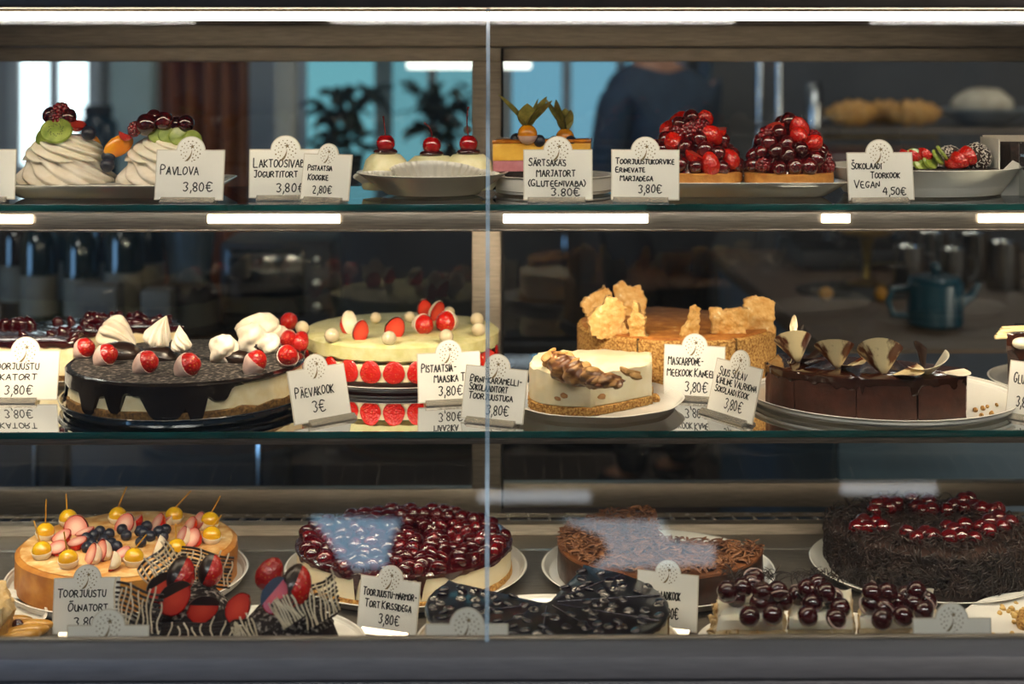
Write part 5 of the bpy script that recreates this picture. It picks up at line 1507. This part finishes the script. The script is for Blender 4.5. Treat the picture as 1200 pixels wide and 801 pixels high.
for i, (px, d, s, m, cap, lab) in enumerate(((20, 3.36, 1.0, bott_b, foil, 'brown bottle, first from the far end of the counter'), (46, 3.16, 1.05, bott, foil_g, 'dark green bottle with green foil at the front of the row'),
        (70, 3.36, 1.08, bott, foil_g, 'tall green bottle with green foil behind the front row'), (96, 3.16, 1.0, bott, foil, 'dark green bottle with red foil before the meringue shell'), (122, 3.36, 1.06, bott_b, foil, 'brown bottle with red foil, standing at the back'),
        (146, 3.16, 1.1, bott, foil, 'tall green bottle with red foil, second from the inner end'), (172, 3.36, 1.05, bott, foil_g, 'green bottle with green foil at the inner end of the row'))):
    bottle(px, d, s, m, cap, lab, .87)
for i, (px, w, h, lab) in enumerate(((112, .085, .13, 'pale printed carton standing beside the bottles'), (182, .06, .12, 'small pale carton next to the blender'))):
    p = at(px, 300, 3.03)
    t = thing('carton', lab, 'carton', (p.x, p.y, .87))
    part('box_body', box((-w/2, 0, 0), (w/2, .06, h), .003), mat('pale_carton', '#6c6862', '#5a5650', 12, .8), t)
    part('print', box((-w*.3, -.0008, h*.3), (w*.3, 0, h*.7)), mat('carton_print', '#4b4a4d', rough=.8), t)
# dark coffee grinder / blender
p = at(222, 300, 3.25)
t = thing('blender', 'dark kitchen blender with a pale cone jar on the low counter', 'blender', (p.x, p.y, .87))
part('motor_base', lathe([(0, 0), (.075, 0), (.078, .01), (.06, .09), (.045, .11), (0, .112)], 36), cab_dark, t)
part('jar', lathe([(0, .112), (.045, .112), (.062, .27), (.06, .272), (.043, .118), (0, .116)], 36), mat('jar_plastic', '#4f5a60', '#444e54', 10, .2, coat=.5), t)
part('lid', lathe([(0, .272), (.064, .272), (.064, .29), (.02, .295), (.02, .31), (0, .312)], 36), cab_dark, t)
p = at(312, 300, 3.2)
t = thing('toaster_oven', 'dark box-shaped oven on the low counter beside the blender', 'oven', (p.x+.02, p.y, .87))
part('housing', box((-.12, 0, .015), (.12, .22, .20), .012), cab_dark, t)
part('glass_door', box((-.105, -.006, .04), (.06, 0, .185), .004), mat('oven_glass', '#101112', rough=.1, coat=.6), t)
part('handle', tube([(-.095, -.004, .175), (-.09, -.025, .175), (.045, -.025, .175), (.05, -.004, .175)], .005, 8), steel_pot, t)
for k in range(3): part('knob', lathe([(0, 0), (.012, 0), (.010, .014), (0, .015)], 16), steel_pot, t, (.09, 0, .06+.05*k), (PI/2, 0, 0))
for sx in (-.1, .1): part('foot', box((sx-.012, .02, 0), (sx+.012, .2, .016), .003), black_m, t)

# teal pot
teal = mat('teal_enamel', '#154557', '#103848', 12, .25, coat=.4)
p = at(1096, 300, 3.0)
t = thing('teapot', 'teal enamel pot with a lid on the wooden counter', 'pot', (p.x, p.y, .925))
part('pot_body', lathe([(0, 0), (.05, 0), (.056, .006), (.056, .085), (.050, .092), (0, .092)], 40), teal, t)
l = part('lid', lathe([(0, .0925), (.052, .0925), (.050, .099), (.02, .106), (0, .107)], 40), teal, t)
part('lid_knob', ball(.012, 16, 10), teal, l, (0, 0, .117))
part('handle', tube([(-.053, 0, .075), (-.085, 0, .075), (-.095, 0, .05), (-.085, 0, .022), (-.053, 0, .02)], .007, 10), teal, t)
part('spout', tube([(.05, 0, .045), (.075, 0, .06), (.088, 0, .086)], [.012, .009, .007], 12), teal, t)
# plate rack: utensils in steel jars, mugs
def mug(px, d, s, lab, m):
    p = at(px, 300, d)
    t = thing('mug', lab, 'mug', (p.x, p.y, .925), group='steel jugs on the coffee counter'); t.scale = (s*.82,)*3
    part('cup_body', lathe([(0, 0), (.036, 0), (.038, .004), (.035, .10), (.036, .103), (.034, .103), (.033, .10), (.035, .008), (0, .006)], 30), m, t)
    part('handle', tube([(.035, 0, .085), (.058, 0, .08), (.062, 0, .055), (.055, 0, .03), (.036, 0, .022)], .0045, 8), m, t)
for i, (px, d, s) in enumerate(((1066, 3.45, 1.25), (1092, 3.6, 1.45), (1118, 3.5, 1.1), (1140, 3.65, 1.35), (1176, 3.5, 1.3))):
    mug(px, d, s, ('steel milk jug nearest the red machine', 'tall steel jug behind the teal pot', 'small steel jug right above the teal pot', 'steel jug between the small jug and the frame edge', 'steel jug closest to the frame edge')[i], steel_pot)
p = at(1016, 300, 3.55)
t = thing('cake_stand', 'small brass cake stand before the dark red machine', 'cake stand', (p.x, p.y, .925))
brass = mat('brass', '#9a7a34', '#7a5f26', 20, .3, metal=.8)
part('foot', lathe([(0, 0), (.05, 0), (.05, .006), (.015, .018), (0, .018)], 32), brass, t)
part('stem', lathe([(0, .018), (.012, .018), (.008, .05), (.016, .10), (.022, .118), (0, .118)], 24), brass, t)
part('dish', lathe([(0, .118), (.05, .118), (.065, .128), (.064, .130), (.048, .122), (0, .121)], 36), brass, t)
for i, px in enumerate((968, 1032)):
    p = at(px, 300, 3.3)
    o = part('lemon', ball(.014, 20, 14, fn=lambda t, q, d: 1+.12*abs(math.cos(q))**6, sc=(1.25, 1, 1)), mat('lemon_skin', '#b07a10', '#95650b', 60, .5, .2), None, (p.x, p.y, .947), (0, PI/2 if i else 0, .5))
    tag(o, ('yellow lemon lying on the dark mat by the counter edge', 'yellow lemon lying behind the brass stand')[i], 'lemon')
p = at(1000, 300, 3.40)
o = part('round_mat', lathe([(0, 0), (.14, 0), (.14, .004), (0, .004)], 48), mat('dark_mat', '#1c1a19', rough=.9), None, (p.x+.02, p.y+.05, .9251))
tag(o, 'dark round mat on the wooden counter under the lemons', 'mat')
for oo in C.objects:
    if oo.name.startswith('lemon'): oo.location.z = .9432
# espresso machine, dark red
p = at(1012, 300, 3.85)
t = thing('espresso_machine', 'dark red espresso machine at the back of the coffee counter', 'coffee machine', (p.x+.02, p.y, .925))
red_m = mat('dark_red_enamel', '#4a0f10', '#3c0b0d', 10, .25, coat=.4)
part('body', box((-.19, .02, .10), (.19, .27, .30), .015), red_m, t)
part('drip_tray', box((-.19, -.06, 0), (.19, .27, .05), .008), cab_dark, t)
part('back_column', box((-.17, .16, .05), (.17, .27, .10)), cab_dark, t)
for sx in (-.09, .09):
    g = part('group_head', lathe([(0, -.02), (.03, -.02), (.034, 0), (.034, .03), (0, .03)], 24), steel_pot, t, (sx, .06, .085))
    part('portafilter_handle', tube([(0, -.03, -.005), (0, -.12, -.015)], [.008, .011], 10), cab_dark, g)
part('cup_rail', tube([(-.18, .03, .30), (-.18, .03, .335), (.18, .03, .335), (.18, .03, .30)], .004, 8), brass, t)
# cups on top of the machine are hidden; croissant tray and cloth bowl farther back at eye level
cr_m = mat('croissant_crust', '#b57a33', '#d8a458', 60, .5, .4, 120)
sh_ = thing('wall_rack', 'steel rack shelf with croissants near the back of the kitchen', 'rack', (at(1088, 120, 4.6).x, 4.6, 0))
for sx in (-.46, .46):
    for yy in (0, .34): part('post', tube([(sx, yy, 0), (sx, yy, 1.72)], .012, 10), steel_pot, sh_)
for zz in (.3, .8, 1.235): part('rack_shelf', box((-.47, -.01, zz), (.47, .35, zz+.018), .003), steel_dark, sh_)
def croissant(px, py, d, s, rz, lab):
    P = at(px, py, d); n = 22
    pts = [(s*.075*math.sin(a), s*(.035-.035*math.cos(a)), 0) for a in [(-1.25+2.5*i/(n-1)) for i in range(n)]]
    rr = [s*.034*max(.12, math.cos((-1+2*i/(n-1))*1.35))*(1+.13*(1 if i % 4 < 2 else -.6)) for i in range(n)]
    o = part('croissant', tube(pts, rr, 14), cr_m, None, (P.x, P.y, 1.253+s*.034*1.12), (0, 0, rz), sharp=0)
    tag(o, lab, 'croissant', 'croissants on the rack')
croissant(1000, 118, 4.66, 1.15, .3, 'golden croissant on the rack, beside the steel canister')
croissant(1070, 118, 4.66, 1.15, -.2, 'golden croissant on the rack in the middle of its board')
croissant(1036, 118, 4.80, 1.1, .1, 'golden croissant on the rack behind the two front ones')
p = at(958, 120, 4.62)
t = thing('canister', 'narrow steel canister standing on the rack by the croissants', 'canister', (p.x, p.y+.05, 1.2532))
part('can_body', lathe([(0, 0), (.026, 0), (.026, .12), (.022, .13), (0, .13)], 24), steel_pot, t); part('lid', lathe([(0, .13), (.024, .13), (.022, .14), (0, .142)], 24), steel_pot, t)
p = at(1166, 130, 4.62)
t = thing('bread_bowl', 'pale cloth-lined bowl with a round loaf on the rack', 'bowl', (p.x, p.y+.12, 1.2532))
part('bowl_body', lathe([(0, 0), (.06, 0), (.13, .045), (.128, .048), (.058, .006), (0, .005)], 40), mat('pale_bowl', '#8f949a', '#7d8287', 10, .4), t)
part('cloth', lathe([(0, .006), (.055, .008), (.13, .05), (.15, .052), (.135, .056), (.05, .014), (0, .012)], 60, wob=lambda a, r, z: 1+.08*math.sin(7*a)*(r > .1)), mat('grey_cloth', '#7f8890', '#6d757d', 20, .9), t)
part('loaf', ball(.085, 26, 16, .006, 30, 2, (1.15, .95, .7)), mat('pale_loaf', '#b8ab95', '#d3c8b4', 20, .8, .3), t, (0, 0, .062))
# curtain, posts, wall cabinet with an under-light
def folds(x0, x1, y, z0, z1, nf, amp):
    vs, fs = [], []; n = nf*10
    for s in (0, .004):
        for i in range(n+1):
            u = i/n; yy = y+amp*math.sin(u*nf*2*PI)+s
            vs += [(x0+(x1-x0)*u, yy, z0), (x0+(x1-x0)*u, yy, z1)]
    L = 2*(n+1)
    for i in range(n):
        fs.append((2*i, 2*i+2, 2*i+3, 2*i+1)); fs.append((L+2*i, L+2*i+1, L+2*i+3, L+2*i+2))
    return MB().add(vs, fs)
xa, xb = at(188, 100, 5.2).x, at(292, 100, 5.2).x
o = part('curtain', folds(xa, xb, 5.2, .05, 2.5, 5, .035), mat('rust_fabric', '#6b2f1e', '#8a5530', 4, .9, stretch=(3, 1, .4)), None)
tag(o, 'rust-coloured hanging curtain behind the second pavlova', 'curtain')
r = part('curtain_rod', tube([(xa-.1, 5.2, 2.52), (xb+.1, 5.2, 2.52)], .014, 10), steel_pot, None); tag(r, 'steel rod carrying the rust-coloured curtain', 'curtain rod')
xa = at(334, 100, 5.0).x
o = struct('trim_1', box((xa-.035, 5.0, 0), (xa+.035, 5.08, 3.0), .004), mat('pale_post', '#a8a69c', '#9a988f', 5, .6))
xa = at(447, 100, 6.0).x
struct('trim_2', box((xa-.03, 6.16, .9), (xa+.03, 6.24, 3.0), .004), mat('white_post', '#a9c3d0', '#9ab4c1', 5, .6))
x0, x1 = at(474, 80, 5.5).x, at(625, 80, 5.5).x
t = thing('wall_cabinet', 'wall cabinet with a lit strip beneath, behind the glass joint', 'cabinet', ((x0+x1)/2, 5.5, 1.465))
w = (x1-x0)/2
part('carcass', box((-w, 0, 0), (w, .34, .6), .004), cab_dark, t)
part('lit_strip', box((-w+.01, .0, -.032), (w-.01, .10, -.001), .004), emit('under_light', (1, .96, .86), 3.2), t)
for k in range(2):
    d = part('cabinet_door', box((-w+k*w+.004, -.018, .006), (-w+(k+1)*w-.004, 0, .594), .003), cab_dark, t)
    part('handle', tube([(w*(k-.12), -.02, .08), (w*(k-.12), -.035, .10), (w*(k-.12), -.035, .18), (w*(k-.12), -.02, .2)], .005, 8), steel_pot, d)
xa = at(154, 100, 6.2).x
struct('trim_3', box((xa-.085, 6.20, 0), (xa+.085, 6.295, 2.6), .004), mat('pale_teal_panel', '#b3c9c8', '#a5bbba', 5, .6))
struct('wall_partition', box((at(835, 100, 5.4).x, 5.4, 0), (4.6, 5.48, 3.0)), wall_dark)
# plants / dark things standing on the long counter
def silhouette_pot(px, d, s, lab):
    P = at(px, 100, d)
    t = thing('potted_plant', lab, 'plant', (P.x, P.y, .9802))
    part('pot', lathe([(0, 0), (.05*s, 0), (.065*s, .11*s), (.06*s, .11*s), (.05*s, .02), (0, .02)], 28), cab_dark, t)
    m = MB(); rnd = random.Random(px)
    for k in range(70):
        a = rnd.uniform(0, 2*PI); r = rnd.uniform(.02, .13)*s; z = .10*s+rnd.uniform(.02, .22)*s
        f = flake(.035*s, .09*s, .001, .012, k)
        m.add(f.v, f.f, Matrix.Translation((r*math.cos(a), r*math.sin(a), z)) @ Euler((rnd.uniform(-1, 1), rnd.uniform(-1, 1), a)).to_matrix().to_4x4())
    part('foliage', m, mat('dark_foliage', '#13201c', '#1c2c25', 40, .6), t, sharp=0)
silhouette_pot(405, 5.75, 1.15, 'dark potted plant against the teal window')
silhouette_pot(520, 5.8, 1.2, 'dark potted plant on the sill of the window beside the joint')
t = thing('coffee_jar', 'tall dark storage jar on the back counter by the bright window', 'jar', (at(116, 100, 5.8).x, 5.8, .9802))
part('jar_body', lathe([(0, 0), (.07, 0), (.075, .01), (.075, .24), (.05, .27), (0, .27)], 32), mat('blue_jar', '#16313f', '#122833', 10, .25, coat=.3), t)
part('lid', lathe([(0, .271), (.055, .271), (.055, .31), (0, .315)], 28), cab_dark, t)

# the person in the kitchen
def skin(name, pts, edges, rad, m, parent, sub=2):
    me = bpy.data.meshes.new(name); me.from_pydata(pts, edges, [])
    o = bpy.data.objects.new(name, me); C.objects.link(o)
    mod = o.modifiers.new('skin', 'SKIN')
    for i, r in enumerate(rad): me.skin_vertices[0].data[i].radius = r if isinstance(r, tuple) else (r, r)
    me.skin_vertices[0].data[0].use_root = True
    s = o.modifiers.new('sub', 'SUBSURF'); s.levels = sub; s.render_levels = sub
    dg = bpy.context.evaluated_depsgraph_get()
    nm = bpy.data.meshes.new_from_object(o.evaluated_get(dg)); nm.name = name
    o.modifiers.clear(); old = o.data; o.data = nm; bpy.data.meshes.remove(old)
    nm.shade_smooth(); nm.materials.clear(); nm.materials.append(m)
    if parent: o.parent = parent
    return o
skin_m = mat('skin', '#b98a72', '#ad7d66', 20, .5, sss=.1)
shirt = mat('blue_shirt', '#33475e', '#2b3d52', 15, .9)
trouser = mat('dark_trousers', '#1c1d22', '#232429', 15, .9)
P = at(770, 200, 5.05)
per = thing('person', 'person in a blue-grey shirt standing in the kitchen, turned aside, hands before the body', 'person', (P.x, P.y, 0), math.radians(125))
# body: feet, legs, pelvis, torso, neck, head, arms with hands (facing +x of the local frame)
B = [(0, 0, .93), (0, 0, 1.06), (0, 0, 1.24), (0.0, 0, 1.38), (.01, 0, 1.47), (.025, 0, 1.53),
     (0, .10, .88), (.015, .11, .50), (0, .11, .09), (.13, .12, .035), (0, -.10, .88), (.015, -.11, .50), (0, -.11, .09), (.13, -.12, .035),
     (0, .17, 1.36), (.02, .22, 1.08), (.22, .15, .98), (0, -.17, 1.36), (.02, -.22, 1.08), (.22, -.15, .98)]
E_ = [(0, 1), (1, 2), (2, 3), (3, 4), (4, 5), (0, 6), (6, 7), (7, 8), (8, 9), (0, 10), (10, 11), (11, 12), (12, 13), (3, 14), (14, 15), (15, 16), (3, 17), (17, 18), (18, 19)]
Rr = [(.12, .15), (.11, .13), (.115, .15), (.10, .14), (.055, .055), (.05, .05), .09, .06, .042, .035, .09, .06, .042, .035, .062, .047, .034, .062, .047, .034]
body = skin('body', B, E_, Rr, skin_m, per)
skin('shirt', B[:5]+B[14:16]+[(.12, .185, 1.03)]+B[17:19]+[(.12, -.185, 1.03)], [(0, 1), (1, 2), (2, 3), (3, 4), (3, 5), (5, 6), (6, 7), (3, 8), (8, 9), (9, 10)],
     [(.135, .165), (.125, .145), (.13, .165), (.112, .152), (.062, .062), .074, .058, .05, .074, .058, .05], shirt, per)
skin('trousers', [B[0], B[6], B[7], (0, .11, .07), B[10], B[11], (0, -.11, .07)], [(0, 1), (1, 2), (2, 3), (0, 4), (4, 5), (5, 6)], [(.138, .168), .105, .075, .06, .105, .075, .06], trouser, per)
for s in (1, -1):
    sh2 = skin('shoe', [(-.03, .115*s, .045), (.06, .12*s, .045), (.16, .125*s, .035)], [(0, 1), (1, 2)], [(.045, .045), (.048, .04), (.035, .03)], black_m, per)
head = part('head', ball(.105, 36, 26, fn=lambda t, p, d: 1+.10*max(0, d.x)*max(0, -d.z)-.10*max(0, -d.z)*abs(d.y)+.0*p, sc=(.98, .80, 1.16)), skin_m, per, (.035, 0, 1.635))
nose = part('nose', ball(.016, 14, 10, sc=(1.1, .8, 1.4)), skin_m, head, (.104, 0, -.012))
for s in (1, -1):
    part('ear', ball(.024, 14, 10, sc=(.7, .35, 1.2)), skin_m, head, (0, .082*s, -.01))
    part('eye', ball(.0085, 12, 8), mat('eye_white', '#cfcac4', rough=.2), head, (.091, .034*s, .016))
part('mouth', ball(.02, 14, 8, sc=(.4, 1, .25)), mat('lips', '#8f4f48', rough=.5), head, (.097, 0, -.055))
part('hair', cut_mb(ball(.113, 36, 24, .003, 50, 2, sc=(1.0, .84, 1.14)), (.045, 0, -.01), (.86, 0, -.5)), mat('brown_hair', '#1c1411', '#2a1d17', 80, .6, .4, 200), head, (-.008, 0, .006))
for s in (1, -1):
    W = Vector((.22, .15*s, .98)); dirv = Vector((.9, -.35*s, -.1)).normalized(); side = Vector((.3, .9*s, 0)).normalized()
    pts, ed, rd = [tuple(W), tuple(W+dirv*.05), tuple(W+dirv*.085)], [(0, 1), (1, 2)], [(.026, .022), (.036, .016), (.036, .014)]
    for k in range(4):
        off = side*(-.027+.018*k); L = (.062, .072, .068, .052)[k]
        a = W+dirv*.085+off; i0 = len(pts)
        pts += [tuple(a), tuple(a+dirv*L*.5+Vector((0, 0, -.012))), tuple(a+dirv*L*.85+Vector((0, 0, -.036)))]
        ed += [(2, i0), (i0, i0+1), (i0+1, i0+2)]; rd += [.0095, .0085, .0075]
    i0 = len(pts); a = W+dirv*.03-side*.035
    pts += [tuple(a), tuple(a+dirv*.03-side*.018), tuple(a+dirv*.058-side*.018)]; ed += [(1, i0), (i0, i0+1), (i0+1, i0+2)]; rd += [.012, .010, .008]
    skin('hand', pts, ed, rd, skin_m, per, 1)
